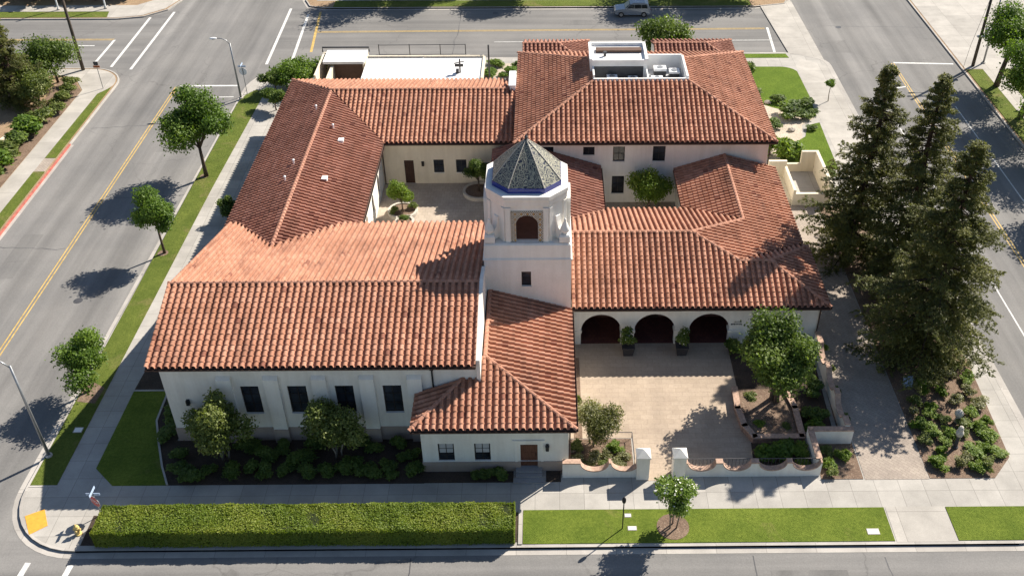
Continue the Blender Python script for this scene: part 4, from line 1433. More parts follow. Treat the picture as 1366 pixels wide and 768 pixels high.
for i in (1, 3, 5, 7):
    P, Q = oc[i], oc[(i + 1) % 8]; L = math.hypot(Q[0] - P[0], Q[1] - P[1]); M = wmat(P, Q)
    for u in (.03, L - .27):
        s = MB(); s.box(u, u + .24, -.07, -.002, DZ0, 12.5); s.box(u - .02, u + .26, -.1, -.003, 12.38, 12.56); s.xf(M)
        s.build("belfry_pilaster", "tower_stucco", B, loc=M @ Vector((u, 0, DZ0)))
mb = MB(); mb.frustum(sq(TW + .02), 8.5, sq(TW + .14), 8.58, True); mb.frustum(sq(TW + .14), 8.582, sq(TW + .02), 8.66, True)
mb.build("string_course", "tower_stucco", B, loc=(tcx, tcy, 8.5))
mb = MB()
mb.frustum(octo(DW + .06, DC + .01), 12.6, octo(DW + .14, DC + .04), 12.75, True)
mb.frustum(octo(DW + .14, DC + .04), 12.753, octo(DW + .16, DC + .05), 13.0, True)
mb.frustum(octo(DW + .16, DC + .05), 13.003, octo(5.55, 1.27), 13.2, True)
mb.frustum(octo(5.6, 1.28), 13.203, octo(5.6, 1.28), 13.46, True)
mb.build("cornice", "tower_stucco", B, loc=(tcx, tcy, 12.6))
ro8 = octo(4.62, 1.1)
mb = MB(); mb.frustum(octo(4.68, 1.11), 13.463, octo(4.68, 1.11), 13.82)
cob = mb.build("cobalt_band", "cobalt_glaze", B, loc=(tcx, tcy, 13.46))
mb = MB()
apex = (tcx, tcy, 16.3)
for i in range(8):
    a, b = ro8[i], ro8[(i + 1) % 8]
    nseg = 6
    for k in range(nseg):                               # slight bell curve of the roof
        def at(p, t):
            s_ = 1 - t
            z = 13.83 + (16.3 - 13.83) * t + .10 * math.sin(math.pi * t)
            return (tcx + (p[0] - tcx) * s_, tcy + (p[1] - tcy) * s_, z)
        t0, t1 = k / nseg, (k + 1) / nseg
        if k < nseg - 1: mb.quad(at(a, t0), at(b, t0), at(b, t1), at(a, t1))
        else: mb.poly([at(a, t0), at(b, t0), apex])
tr = mb.build("tower_roof", "mosaic_tile", B, loc=(tcx, tcy, 13.8))
for i in range(8):
    a = ro8[i]
    pts = []
    for k in range(7):
        t = k / 6
        pts.append((tcx + (a[0] - tcx) * (1 - t), tcy + (a[1] - tcy) * (1 - t), 13.85 + (16.3 - 13.83) * t + .10 * math.sin(math.pi * t)))
    s = MB(); s.tube(pts, .035, 6); s.build("roof_rib", "stone_ring", tr)
s = MB(); s.lathe([(.13, 16.15), (.15, 16.24), (.08, 16.30), (.12, 16.40), (.13, 16.46), (.07, 16.54), (.02, 16.66)], 12, (tcx, tcy, 0)); s.build("finial", "dark_grey_metal", tr)
# corner scrolls with urns, and the arched frames on each side
for sx in (-1, 1):
    for sy in (-1, 1):
        cx_, cy_ = tcx + sx * 2.56, tcy + sy * 2.56
        s = MB()
        s.box(cx_ - .36, cx_ + .36, cy_ - .36, cy_ + .36, 9.9, 10.35)
        s.frustum([(cx_ + u * .36, cy_ + v * .36) for u, v in ((-1, -1), (1, -1), (1, 1), (-1, 1))], 10.353, [(cx_ + u * .27, cy_ + v * .27) for u, v in ((-1, -1), (1, -1), (1, 1), (-1, 1))], 10.45)
        d = Vector((-sx, -sy)).normalized()
        # scroll: curved bracket rising from the pedestal to the chamfered face
        pr = [(0.0, 9.9), (0.0, 10.5), (.25, 10.62), (.45, 10.85), (.56, 11.2), (.62, 11.6), (1.0, 11.7), (1.0, 9.9)]
        st = len(s.v)
        s.extrude_y([(p[0], p[1]) for p in pr], -.2, .2)
        Mx = Matrix(((d.x, -d.y, 0, cx_), (d.y, d.x, 0, cy_), (0, 0, 1, 0), (0, 0, 0, 1)))
        s.xf(Mx, st)
        bt = s.build("buttress", "tower_stucco", B, loc=(cx_, cy_, 9.9))
        u = MB(); ox, oy = cx_ + sx * .02, cy_ + sy * .02
        u.lathe([(.2, 10.45), (.13, 10.5), (.3, 10.66), (.33, 10.85), (.24, 11.05), (.15, 11.3), (.07, 11.5), (.1, 11.56), (.02, 11.68)], 14, (ox, oy, 0))
        u.build("urn", "tower_stucco", bt, smooth=True)
for (P, Q) in (((tcx + 2.8, tcy - 1.15), (tcx + 2.8, tcy + 1.15)), ((tcx - 2.8, tcy + 1.15), (tcx - 2.8, tcy - 1.15)), ((tcx + 1.15, tcy + 2.8), (tcx - 1.15, tcy + 2.8))):
    s = MB(); M = wmat(P, Q) @ Matrix.Translation((0, -.18, 0))
    def tf(u): return 12.1 + .42 * math.sqrt(max(0.0, 1 - ((u - 1.15) / 1.15) ** 2))
    arch_wall(s, M, 0, 2.3, 9.9, 12.9, [(1.15, .68, 11.1, 9.95)], .42, topf=tf)
    s.build("side_frame", "tower_stucco", B, loc=M @ Vector((1.15, 0, 9.9)))

# ------------------------------------------------------------------ flat-roofed annex behind the north wing
A = empty("flat_roof_annex", (-13, 98, 0), "low service block with bright white flat roof behind the tiled north wing", "service block")
mb = MB(); mb.box(-19.2, -6.95, 95.5, 100.7, -.2, 3.25); mb.build("wall", "cream_stucco", A)
mb = MB(); mb.box(-19.3, -6.85, 95.4, 100.8, 3.25, 3.5)
mb.box(-13.35, -13.27, 95.45, 100.75, 3.5, 3.56)
mb.build("roof", "white_membrane", A)
mb = MB(); mb.box(-19.3, -6.75, 100.82, 101.0, 3.2, 3.72); mb.box(-6.85, -6.6, 95.4, 100.82, 3.2, 3.68); mb.build("parapet", "cream_stucco", A)
for x in (-18.0, -15.6, -12.9, -10.9, -9.2, -7.8):
    mb = MB(); mb.box(x - .55, x + .55, 101.02, 101.8, 2.9, 3.45); mb.build("air_conditioner", "dark_grey_metal", A, loc=(x, 101.4, 2.9))
mb = MB(); mb.box(-9.15, -9.0, 97.0, 97.15, 3.5, 5.0); mb.box(-9.6, -8.7, 96.95, 97.05, 4.2, 4.5); mb.box(-9.5, -9.2, 96.8, 97.2, 3.5, 3.9); mb.tube([(-9.7, 96.9, 4.6), (-8.6, 97.1, 4.75)], .05, 6)
mb.build("antenna_mast", "dark_grey_metal", A, loc=(-9.1, 97, 3.5))
E_ = empty("service_shed", (-22, 101.5, 0), "small flat white roofed shed with brown open front left of the service block", "shed")
mb = MB(); mb.box(-24.5, -24.3, 97.2, 103.1, -.2, 3.2); mb.box(-19.75, -19.6, 99.8, 103.1, -.2, 3.2); mb.box(-24.3, -19.75, 102.9, 103.1, -.2, 3.2); mb.box(-23.2, -22.9, 96.8, 99.9, -.2, 3.0); mb.build("wall", "cream_stucco", E_)
mb = MB(); mb.box(-24.0, -19.6, 99.9, 103.0, 3.22, 3.5); mb.build("roof", "white_membrane", E_)
mb = MB(); mb.box(-22.9, -19.8, 100.3, 100.4, -.1, 3.2); mb.build("shutter", "soffit_brown", E_)
mb = MB(); mb.tube([(-24.6, 103.2, 3.2), (-24.6, 103.2, 3.7), (-19.5, 103.2, 3.7), (-19.5, 103.2, 3.2)], .09, 6); mb.build("railing", "dark_grey_metal", E_)
Fn = empty("rail_fence", (-13, 104, 0), "thin grey rail fence standing beyond the white flat roof", "fence")
for x in (-18.6, -15.2, -11.8, -9.0):
    mb = MB(); mb.tube([(x, 104.2, -.1), (x, 104.2, 3.6)], .05, 6); mb.build("post", "dark_grey_metal", Fn)
mb = MB(); mb.tube([(-18.6, 104.2, 3.5), (-9.0, 104.2, 3.55)], .035, 6); mb.tube([(-18.6, 104.2, 2.4), (-9.0, 104.2, 2.4)], .035, 6); mb.build("rail", "dark_grey_metal", Fn)
mb = MB(); mb.tube([(-6.3, 101.6, -.1), (-6.3, 101.6, 4.6)], .09, 8); mb.box(-6.5, -6.1, 101.4, 101.8, -.1, .2)
tag(mb.build("steel_post", "dark_grey_metal", loc=(-6.3, 101.6, 0)), "single dark steel post at the right end of the white flat roof", "post")

# ------------------------------------------------------------------ foliage
def leaf_mesh(name, pos, nrm, size, tone, mat, elong=1.5, mat2=None, frac2=0.0, seed=0):
    """one small bent leaf-shaped face pair per position"""
    g = np.random.default_rng(seed)
    n = len(pos)
    r = g.normal(size=(n, 3))
    t = np.cross(nrm, r); t /= np.linalg.norm(t, axis=1)[:, None] + 1e-9
    b = np.cross(nrm, t); b /= np.linalg.norm(b, axis=1)[:, None] + 1e-9
    nn = nrm / (np.linalg.norm(nrm, axis=1)[:, None] + 1e-9)
    L = (size * g.uniform(.65, 1.35, n))[:, None]
    Wd = L / elong
    p0 = pos - t * L * .5
    p1 = pos + b * Wd * .5 - nn * L * .10
    p2 = pos + t * L * .5
    p3 = pos - b * Wd * .5 - nn * L * .10
    V = np.stack([p0, p1, p2, p3], 1).reshape(-1, 3)
    me = bpy.data.meshes.new(name)
    me.vertices.add(4 * n); me.vertices.foreach_set("co", V.ravel().astype(np.float32))
    tri = np.arange(4 * n).reshape(n, 4)
    loops = np.concatenate([tri[:, [0, 1, 2]], tri[:, [0, 2, 3]]], 1).reshape(-1)
    me.loops.add(6 * n); me.loops.foreach_set("vertex_index", loops.astype(np.int32))
    me.polygons.add(2 * n); me.polygons.foreach_set("loop_start", (np.arange(2 * n) * 3).astype(np.int32))
    me.materials.append(MATS[mat])
    if mat2:
        me.materials.append(MATS[mat2])
        mi = (g.random(n) < frac2).astype(np.int32)
        me.polygons.foreach_set("material_index", np.repeat(mi, 2))
    me.update()
    me.validate()
    at = me.attributes.new("tone", 'FLOAT', 'FACE')
    at.data.foreach_set("value", np.repeat(tone, 2).astype(np.float32))
    return me


def clump_points(g, clumps, n, fill=0.45):
    """leaf positions in ragged clumps: mostly in the outer shell of each, thinning inwards"""
    w = np.array([c[3] ** 2 for c in clumps]); w /= w.sum()
    ci = g.choice(len(clumps), n, p=w)
    C_ = np.array([c[:3] for c in clumps])[ci]; Rr = np.array([c[3] for c in clumps])[ci]
    Fz = np.array([c[4] if len(c) > 4 else 0.8 for c in clumps])[ci]
    d = g.normal(size=(n, 3)); d /= np.linalg.norm(d, axis=1)[:, None]
    rad = g.random(n) ** fill * (1 + g.normal(0, .10, n))
    # a few twigs stick out
    stick = g.random(n) < .09
    rad = np.where(stick, rad * g.uniform(1.05, 1.35, n), rad)
    o = d * (rad * Rr)[:, None]
    o[:, 2] *= Fz
    nr = d * .8 + g.normal(size=(n, 3)) * .75 + np.array([0, 0, .45])
    return C_ + o, nr, ci


def crown(seed, rx, h0, h1, nclump, nleaf, size, mat, elong=1.5, rc=(.30, .5), mat2=None, frac2=0.0, name="crown", flat=.8, skew=(0, 0)):
    g = np.random.default_rng(seed)
    cz = (h0 + h1) / 2; rz = (h1 - h0) / 2
    cl = []
    for i in range(nclump):
        d = g.normal(size=3); d /= np.linalg.norm(d)
        if d[2] < -.55: d[2] *= -.4
        k = g.uniform(.35, .80) if i > nclump * .25 else g.uniform(.1, .45)
        r = rx * g.uniform(*rc)
        z = cz + d[2] * rz * k
        s = 1.0 - .25 * max(0, (z - cz) / rz)
        cl.append((d[0] * rx * k * s + skew[0], d[1] * rx * k * s + skew[1], min(z, h1 - r * flat * .8), r, flat))
    p, nr, ci = clump_points(g, cl, nleaf)
    p[:, 2] = np.maximum(p[:, 2], 0.06)
    ct = g.random(len(cl))
    tone = np.clip(.5 * ct[ci] + .5 * g.random(nleaf) + .08 * g.normal(size=nleaf), 0, 1)
    return leaf_mesh(name, p, nr, size, tone, mat, elong, mat2, frac2, seed), cl


def add_mesh(name, me, parent=None, loc=(0, 0, 0)):
    o = bpy.data.objects.new(name, me); COL.objects.link(o)
    o.location = loc
    if parent is not None: o.parent = parent
    return o


def tree(name, x, y, h, rx, h0, label, cat="tree", group=None, mat="leaf_street", bark="bark_brown", seed=1, ncl=16, nleaf=3800, size=.26, trunks=1, tr=.13, z=0.03, lean=(0, 0), **kw):
    t = empty(name, (x, y, z), label, cat, group)
    me, cl = crown(seed, rx * 1.22, h0 * .72, h, int(ncl * .95), int(nleaf * 2.9), size * .68, mat, **kw)
    add_mesh("crown", me, t)
    g = random.Random(seed)
    mb = MB()
    for q in range(trunks):
        bx, by = (0, 0) if trunks == 1 else (.22 * math.cos(2.1 * q + seed), .22 * math.sin(2.1 * q + seed))
        fork = h0 + (h - h0) * .18
        mb.tube([(bx, by, -.05), (bx * 1.2 + lean[0] * .4 + g.uniform(-.05, .05), by * 1.2 + lean[1] * .4, fork * .5), (bx * 1.8 + lean[0], by * 1.8 + lean[1], fork)], [tr * 1.35, tr, tr * .85], 8)
        for c in sorted(cl, key=lambda c: -c[3])[q::trunks][:6]:
            s = Vector((bx * 1.8 + lean[0], by * 1.8 + lean[1], fork * .97)); e = Vector(c[:3])
            m = s.lerp(e, .5) + Vector((g.uniform(-.15, .15), g.uniform(-.15, .15), g.uniform(.05, .3)))
            mb.tube([s, m, e], [tr * .6, tr * .36, tr * .12], 6)
    mb.build("trunk", bark, t, loc=(x, y, z), fix=False) if False else None
    me = bpy.data.meshes.new("trunk"); me.from_pydata(mb.v, [], mb.f); me.materials.append(MATS[bark])
    me.polygons.foreach_set("use_smooth", [True] * len(me.polygons)); me.update()
    add_mesh("trunk", me, t)
    return t


# street trees on the west verge
G1 = "street trees along the west verge"
tree("street_tree", -32.3, 82.0, 9.2, 3.75, 1.7, "largest bushy green street tree on the west verge, beside the long tiled wing", group=G1, seed=11, ncl=17, nleaf=7500, size=.34, tr=.17, rc=(.20, .40))
tree("street_tree", -32.4, 69.3, 5.9, 2.2, 1.8, "small round green street tree, middle one on the west verge", group=G1, seed=12, ncl=12, rc=(.22, .42), nleaf=3800, size=.27, tr=.10)
tree("street_tree", -32.6, 52.2, 5.5, 2.25, 1.4, "small green street tree on the west verge nearest the corner lamp post", group=G1, seed=13, ncl=11, rc=(.22, .42), nleaf=3600, size=.26, tr=.10)
# bed by the hall
G2 = "trees before the hall windows"
tree("ornamental_tree", -21.2, 45.6, 5.7, 1.95, .35, "olive green tree in the shaded bed under the hall's first window", group=G2, seed=21, ncl=22, nleaf=5200, size=.27, mat="leaf_olive", bark="bark_pale", trunks=3, tr=.06, rc=(.26, .44), flat=1.0)
tree("ornamental_tree", -13.8, 45.7, 5.5, 1.85, .35, "olive green tree in the shaded bed under the hall's second and third windows", group=G2, seed=23, ncl=22, nleaf=5000, size=.27, mat="leaf_olive", bark="bark_pale", trunks=3, tr=.06, rc=(.26, .44), flat=1.0)
# entry court
tree("court_tree", 15.6, 50.4, 7.7, 2.75, 1.5, "large dark leafy tree growing in the brick planter of the entry court", seed=31, ncl=34, nleaf=9500, size=.30, mat="leaf_deep", tr=.17, trunks=2, rc=(.24, .40))
tree("specimen_tree", 2.95, 46.7, 3.85, 1.5, .45, "pale speckled rounded tree in the bed beside the front office", seed=32, ncl=14, nleaf=4600, size=.19, mat="leaf_speckle", bark="bark_pale", trunks=3, tr=.05)
tree("flowering_tree", 7.55, 39.75, 4.7, 1.5, 1.3, "young white flowering tree in a mulch ring on the front lawn", seed=33, ncl=14, nleaf=2800, size=.24, mat="leaf_flower", mat2="petal_white", frac2=.05, bark="bark_pale", trunks=3, tr=.04, rc=(.26, .44))
# courtyards
tree("courtyard_tree", -12.95, 75.4, 3.3, .95, .15, "young bright green tree in the round planter of the inner courtyard", seed=41, ncl=12, nleaf=2100, size=.22, rc=(.34, .5), flat=1.1, mat="leaf_bright", tr=.05, z=.3)
tree("courtyard_tree", -6.3, 78.7, 3.5, 1.15, .5, "dark conical shrubby tree in the stone ring against the courtyard wall", seed=42, ncl=14, nleaf=2600, size=.22, mat="leaf_deep", tr=.07, z=.3)
tree("courtyard_tree", 9.0, 75.1, 4.7, 1.75, .4, "round lush green tree before the two storey white wall", seed=43, ncl=20, nleaf=4600, flat=1.0, size=.25, mat="leaf_bright", tr=.1)
# behind
tree("magnolia_tree", 13.2, 106.3, 6.4, 3.3, .9, "broad dark magnolia tree between the roof and the back road", seed=51, ncl=26, nleaf=5600, size=.36, mat="leaf_deep", mat2="petal_white", frac2=.012, tr=.15, rc=(.26, .42))
tree("garden_tree", 17.6, 104.5, 3.4, 1.2, .8, "thin small tree right of the magnolia behind the tiled roof", seed=52, ncl=8, nleaf=700, size=.3, mat="leaf_deep", tr=.06)
tree("garden_tree", -27.1, 101.0, 3.3, 2.6, .3, "wide bushy green tree left of the service shed", seed=53, ncl=20, nleaf=4200, size=.3, mat="leaf_street", tr=.1, rc=(.28, .42))
tree("garden_tree", -29.6, 100.0, 2.9, 1.4, .3, "small leafy tree at the north end of the west sidewalk", seed=54, ncl=9, nleaf=1500, size=.3, mat="leaf_deep", tr=.07)
tree("garden_tree", -28.6, 95.6, 2.8, 1.35, .3, "dark small tree at the north west corner of the tiled roof", seed=55, ncl=9, nleaf=1500, size=.28, mat="leaf_deep", tr=.07)
tree("garden_tree", -28.4, 74.4, 2.5, .95, .3, "small bush tree between the west sidewalk and the long tiled wing", seed=56, ncl=8, nleaf=1100, size=.24, mat="leaf_deep", tr=.05)
tree("sapling", 30.2, 97.1, 2.9, .7, 1.5, "staked sapling with a small round head on the east sidewalk", seed=57, ncl=5, nleaf=600, size=.24, tr=.04, bark="bark_pale")
# across the east road
G3 = "street trees across the east road"
E3 = ["big green street tree nearest the far east corner with a leaning trunk", "second street tree from the far corner on the east verge", "third street tree from the far corner on the east verge", "fourth street tree from the far corner on the east verge"]
for i, (x, y, h, r) in enumerate(((49.6, 100.6, 9.3, 3.1), (49.3, 93.0, 8.8, 3.6), (49.2, 84.5, 8.6, 3.5), (49.0, 74.0, 8.4, 3.4))):
    tree("street_tree", x, y, h, r, 2.7, E3[i], group=G3, seed=61 + i, ncl=26, nleaf=6500, size=.36, mat="leaf_street", tr=.26, rc=(.30, .46), lean=(.5, .2))
# north side of the back road
G4 = "street trees beyond the back road"
for i, (x, y, h, r, lb) in enumerate(((-20.0, 128.5, 9.5, 4.6, "leftmost tall street tree beyond the back road"), (-12.0, 129.5, 9, 4.0, "second tall street tree from the left beyond the back road"), (-2.5, 129.0, 9, 3.8, "tall street tree beyond the back road opposite the white flat roof"), (17.5, 128.5, 9.5, 4.6, "tall street tree beyond the back road near the parked car"), (25.5, 129, 9.5, 4.4, "rightmost tall street tree beyond the back road"))):
    tree("street_tree", x, y, h, r, 2.6, lb, group=G4, seed=71 + i, ncl=22, nleaf=4200, size=.44, mat="leaf_deep", tr=.22, rc=(.28, .44))
# west garden across the west road
tree("garden_tree", -54.3, 102.6, 5.6, 2.9, .4, "rounded dark green tree beside the leaning wooden pole", seed=81, ncl=20, nleaf=4200, size=.34, mat="leaf_deep", tr=.12)
tree("garden_tree", -54.1, 97.3, 4.6, 2.2, .3, "grey green bushy tree below the wooden pole in the west garden", seed=82, ncl=16, nleaf=3200, size=.3, mat="leaf_olive", tr=.12)
tree("garden_tree", -56.8, 100.2, 5.2, 2.4, .3, "dark dense tree behind the bushy trees of the west garden", seed=83, ncl=18, nleaf=3600, size=.32, mat="leaf_deep", tr=.14)


def conifer(name, x, y, h, rx, label, seed, z=0.02, nb=250, bare=.04):
    t = empty(name, (x, y, z), label, "conifer", "tall redwoods by the drive")
    g = np.random.default_rng(seed)
    P, Nn_, Tn = [], [], []
    tb = MB()
    tk = lambda s: (.22 * math.sin(s * 4 + seed), .2 * math.cos(s * 3 + seed), h * s)
    tb.tube([(0, 0, -.1)] + [tk(s) for s in np.linspace(.05, .985, 12)], [.55] + list(np.linspace(.45, .05, 12)), 9)
    for i in range(nb):
        s = bare + (1 - bare) * ((i + g.random()) / nb) ** .95
        s = min(s, .985)
        prof = (1 - s) ** .90 * (.72 + .28 * min(1, s / .12)) * 1.12 + .02
        L = rx * 1.25 * prof * (g.uniform(.40, 1.1) if g.random() < .75 else g.uniform(1.05, 1.5)) + .25 * (1 - .5 * s)
        a = i * 2.39996 + g.normal(0, .4)
        if math.sin(3 * a + 40 * s + seed) + math.sin(2.2 * a - 23 * s + 2 * seed) < -1.1: L *= .6
        if s < .25: L *= .92
        o = Vector(tk(s))
        droop = -.16 - .22 * (1 - s) + g.normal(0, .09) + 1.1 * max(0, s - .80)
        d = Vector((math.cos(a), math.sin(a), droop)).normalized()
        tip = o + d * L + Vector((0, 0, .14 * L))
        mid = o.lerp(tip, .55) + Vector((0, 0, -.06 * L))
        if L > .7: tb.tube([o, mid, tip], [.05 + .018 * L * (1 - s), .035, .01], 4, cap=False)
        ct = g.random()
        side = d.cross(Vector((0, 0, 1))).normalized()
        ns = int(3 + 2.6 * L)                       # flat side sprays, each a little feather of needles
        for q in range(ns):
            u0_ = .22 + .16 * min(1, s * 1.6)
            u = u0_ + (1.02 - u0_) * (q + g.random()) / ns
            c0 = (o.lerp(mid, u / .55) if u < .55 else mid.lerp(tip, (u - .55) / .45))
            sg = 1 if q % 2 else -1
            sl = (.30 + .26 * L * (1 - u * .62)) * g.uniform(.6, 1.2)
            e = (side * sg + d * .75 + Vector((0, 0, g.normal(-.12, .14)))).normalized()
            k = int(19 + 28 * sl)
            for _ in range(k):
                v = g.random()
                c = c0 + e * (sl * v) + Vector(g.normal(0, .05 + .04 * (1 - v), 3))
                P.append(c); Nn_.append((g.normal(0, .5), g.normal(0, .5), .8)); Tn.append(.45 * ct + .45 * g.random() + .15 * v)
    me = leaf_mesh("crown", np.array([tuple(p) for p in P]), np.array(Nn_), .20, np.clip(np.array(Tn), 0, 1), "leaf_redwood", 2.4, seed=seed)
    add_mesh("crown", me, t)
    m2 = bpy.data.meshes.new("trunk"); m2.from_pydata(tb.v, [], tb.f); m2.materials.append(MATS["bark_redwood"])
    m2.polygons.foreach_set("use_smooth", [True] * len(m2.polygons)); m2.update()
    add_mesh("trunk", m2, t)
    return t


conifer("redwood_tree", 25.2, 67.9, 17.4, 3.15, "redwood nearest the two storey block, standing at the back of the group", 5)
conifer("redwood_tree", 28.4, 65.0, 17.9, 3.5, "redwood with the tallest top, middle of the group of three", 8)
conifer("redwood_tree", 27.7, 55.9, 17.5, 4.1, "broadest redwood, standing nearest the corner planting bed", 9, nb=300)
# dark conifer in the west garden
c4 = conifer("cypress_tree", -56.2, 97.0, 9.8, 2.4, "ragged grey green conifer at the top left, above the hedge wall", 17, nb=150)
del c4["group"]

# --- shrubs: a few meshes of each sort, each plant its own object
SH = {}


def shrub_mesh(kind, k):
    key = (kind, k)
    if key not in SH:
        p = {"dark": dict(mat="leaf_deep", size=.125, nleaf=1500), "green": dict(mat="leaf_bright", size=.125, nleaf=1600), "olive": dict(mat="leaf_olive", size=.12, nleaf=1500),
             "speckle": dict(mat="leaf_speckle", size=.11, nleaf=1200), "street": dict(mat="leaf_street", size=.14, nleaf=1900)}[kind]
        me, _ = crown(900 + 31 * k + len(kind), .5, .02, .9, 9, p["nleaf"], p["size"], p["mat"], rc=(.36, .55), name="foliage", elong=1.7)
        st = MB()
        g = random.Random(k)
        for _ in range(5):
            a = g.uniform(0, 6.28); st.tube([(0, 0, -.03), (.2 * math.cos(a), .2 * math.sin(a), .5)], [.03, .012], 5)
        ms = bpy.data.meshes.new("stem"); ms.from_pydata(st.v, [], st.f); ms.materials.append(MATS["bark_brown"])
        SH[key] = (me, ms)
    return SH[key]


_sr = random.Random(77)


def shrub(x, y, d, h, kind, label, group=None, name="shrub", z=.03, cat="shrub"):
    me, ms = shrub_mesh(kind, _sr.randrange(3))
    t = empty(name, (x, y, z), label, cat, group)
    t.rotation_euler = (0, 0, _sr.uniform(0, 6.28)); t.scale = (d * 1.15, d * 1.15 * _sr.uniform(.88, 1.12), h * 1.08)
    add_mesh("foliage", me, t); add_mesh("stem", ms, t)
    return t


# rock garden at the north east
for x, y, d, h, k, lb in ((24.8, 97.5 - .6, 1.9, .9, "dark", "dark low mound shrub at the top left of the gravel garden"), (27.0, 95.5, 2.3, 1.1, "dark", "dark low mound shrub beside the east sidewalk in the gravel garden"),
                    (24.9, 93.6, 2.4, 1.4, "dark", "largest dark mound shrub in the middle of the gravel garden"), (26.6, 92.9, 1.8, 1.1, "dark", "dark mound shrub right of the largest one in the gravel garden"),
                    (27.8, 93.9, 1.2, .8, "dark", "small dark shrub at the gravel garden's edge by the east sidewalk"), (23.4, 91.2, 1.6, .9, "dark", "dark shrub at the lower left of the gravel garden beside the roof corner"),
                    (22.0, 102.3, 2.6, 2.2, "dark", "tall grey green shrub on the bright lawn beside the roof"), (22.6, 98.6, 1.6, .9, "olive", "pale olive shrub at the corner of the gravel garden and lawn"),
                    (27.0, 90.6, 1.2, .6, "dark", "small dark shrub on the lower bright lawn"), (23.2, 85.2, 2.6, 2.4, "green", "large bright leafy shrub at the end of the two storey block"),
                    (21.6, 86.3, 2.3, 2.2, "green", "bright leafy shrub touching the two storey block's corner"), (24.5, 83.9, 2.0, 1.6, "green", "bright shrub behind the cream patio wall"),
                    (26.2, 81.0, 1.8, 1.3, "dark", "dark shrub right of the cream patio wall"), (-6.4, 104.0, 2.0, .8, "street", "low green hedge shrub behind the white flat roof"), (-4.2, 104.1, 2.0, .8, "street", "low green hedge shrub behind the tiled block's left corner"), (-5.9, 106.3, 1.8, .8, "green", "green shrub near the back road right of the white flat roof"), (-3.4, 106.2, 1.2, .8, "dark", "dark shrub near the back road by the tiled roof")):
    shrub(x, y, d, h, k, lb)
# corner bed under the redwoods
corner = [(25.3, 48.2), (25.2, 46.8), (25.9, 45.6), (26.6, 44.5), (27.8, 44.2), (28.8, 44.8), (29.6, 45.7), (29.4, 47.0), (28.6, 46.1), (27.9, 47.3), (29.8, 48.4), (29.9, 50.2), (29.0, 49.0), (27.0, 48.6), (26.5, 49.8), (28.4, 50.6), (29.8, 52.4), (25.6, 50.4), (26.6, 51.9), (28.8, 53.2), (25.4, 44.6), (28.0, 45.6), (26.2, 48.9), (27.3, 45.1), (29.1, 47.9), (28.1, 48.2), (25.9, 47.6), (29.6, 51.3), (27.6, 51.4), (27.4, 52.9), (29.3, 54.2), (25.2, 49.4), (26.9, 47.2), (28.4, 44.2), (29.0, 45.9), (26.4, 46.4), (30.1, 53.0), (28.2, 54.6)]
for i, (x, y) in enumerate(corner):
    shrub(x, y, _sr.uniform(.75, 1.35), _sr.uniform(.4, .75), ("green", "olive", "green", "speckle")[i % 4] if i % 7 else "green", "low bright green shrub in the corner planting bed below the redwoods", "low shrubs in the corner bed")
# shaded bed under the hall
for i, (x, y) in enumerate([(-23.8, 44.4), (-22.5, 46.6), (-19.2, 44.6), (-17.6, 46.3), (-17.0, 44.5), (-15.6, 44.2), (-12.6, 44.6), (-11.6, 46.2), (-10.4, 44.4), (-9.2, 45.6), (-25.9, 49.4), (-25.9, 51.0), (-24.2, 45.8), (-23.0, 43.9), (-21.9, 44.3), (-20.4, 44.2), (-19.9, 46.6), (-18.3, 44.2), (-18.4, 45.6), (-16.2, 45.4), (-15.4, 46.6), (-14.4, 44.3), (-13.3, 44.4), (-11.5, 44.2), (-10.0, 46.6), (-8.7, 44.3), (-12.4, 46.7), (-25.6, 47.8)]):
    shrub(x, y, _sr.uniform(1.1, 1.7), _sr.uniform(.6, 1.0), "dark", "low dark shrub in the shaded bed along the hall wall", "dark shrubs along the hall wall")
shrub(-4.3, 43.9, 1.3, .75, "dark", "dark clipped shrub under the front office's right window")
shrub(-3.2, 43.9, 1.3, .7, "dark", "dark clipped shrub beside the front doorstep")
# bed beside the front office
for x, y, d, h, k, lb in ((1.7, 45.0, 1.2, .7, "speckle", "pale dry shrub nearest the front office's corner"), (2.4, 44.6, 1.1, .6, "speckle", "pale dry shrub behind the first scallop of the garden wall"), (4.4, 46.2, 1.0, .7, "green", "small yellow green shrub at the middle of the patio bed"), (5.0, 45.4, 1.0, .6, "speckle", "pale low shrub in the patio bed's corner beside the rail"), (3.6, 44.7, 1.0, .5, "olive", "olive low shrub behind the second scallop of the garden wall"), (1.5, 44.5, .9, .6, "speckle", "pale dry shrub at the left end of the short garden wall"), (2.9, 45.4, 1.1, .6, "speckle", "pale dry shrub under the speckled tree"), (3.8, 45.6, .9, .5, "speckle", "pale dry shrub right of the speckled tree's foot"), (4.6, 44.7, 1.0, .5, "speckle", "pale dry shrub behind the gate end of the short garden wall"), (1.9, 46.4, 1.0, .6, "olive", "olive shrub left of the speckled tree's foot"), (1.9, 48.6, .7, 1.0, "dark", "narrow dark shrub against the front office's east wall"), (1.95, 50.3, .6, 1.4, "olive", "slim olive plant against the front office's east wall")):
    shrub(x, y, d, h, k, lb)
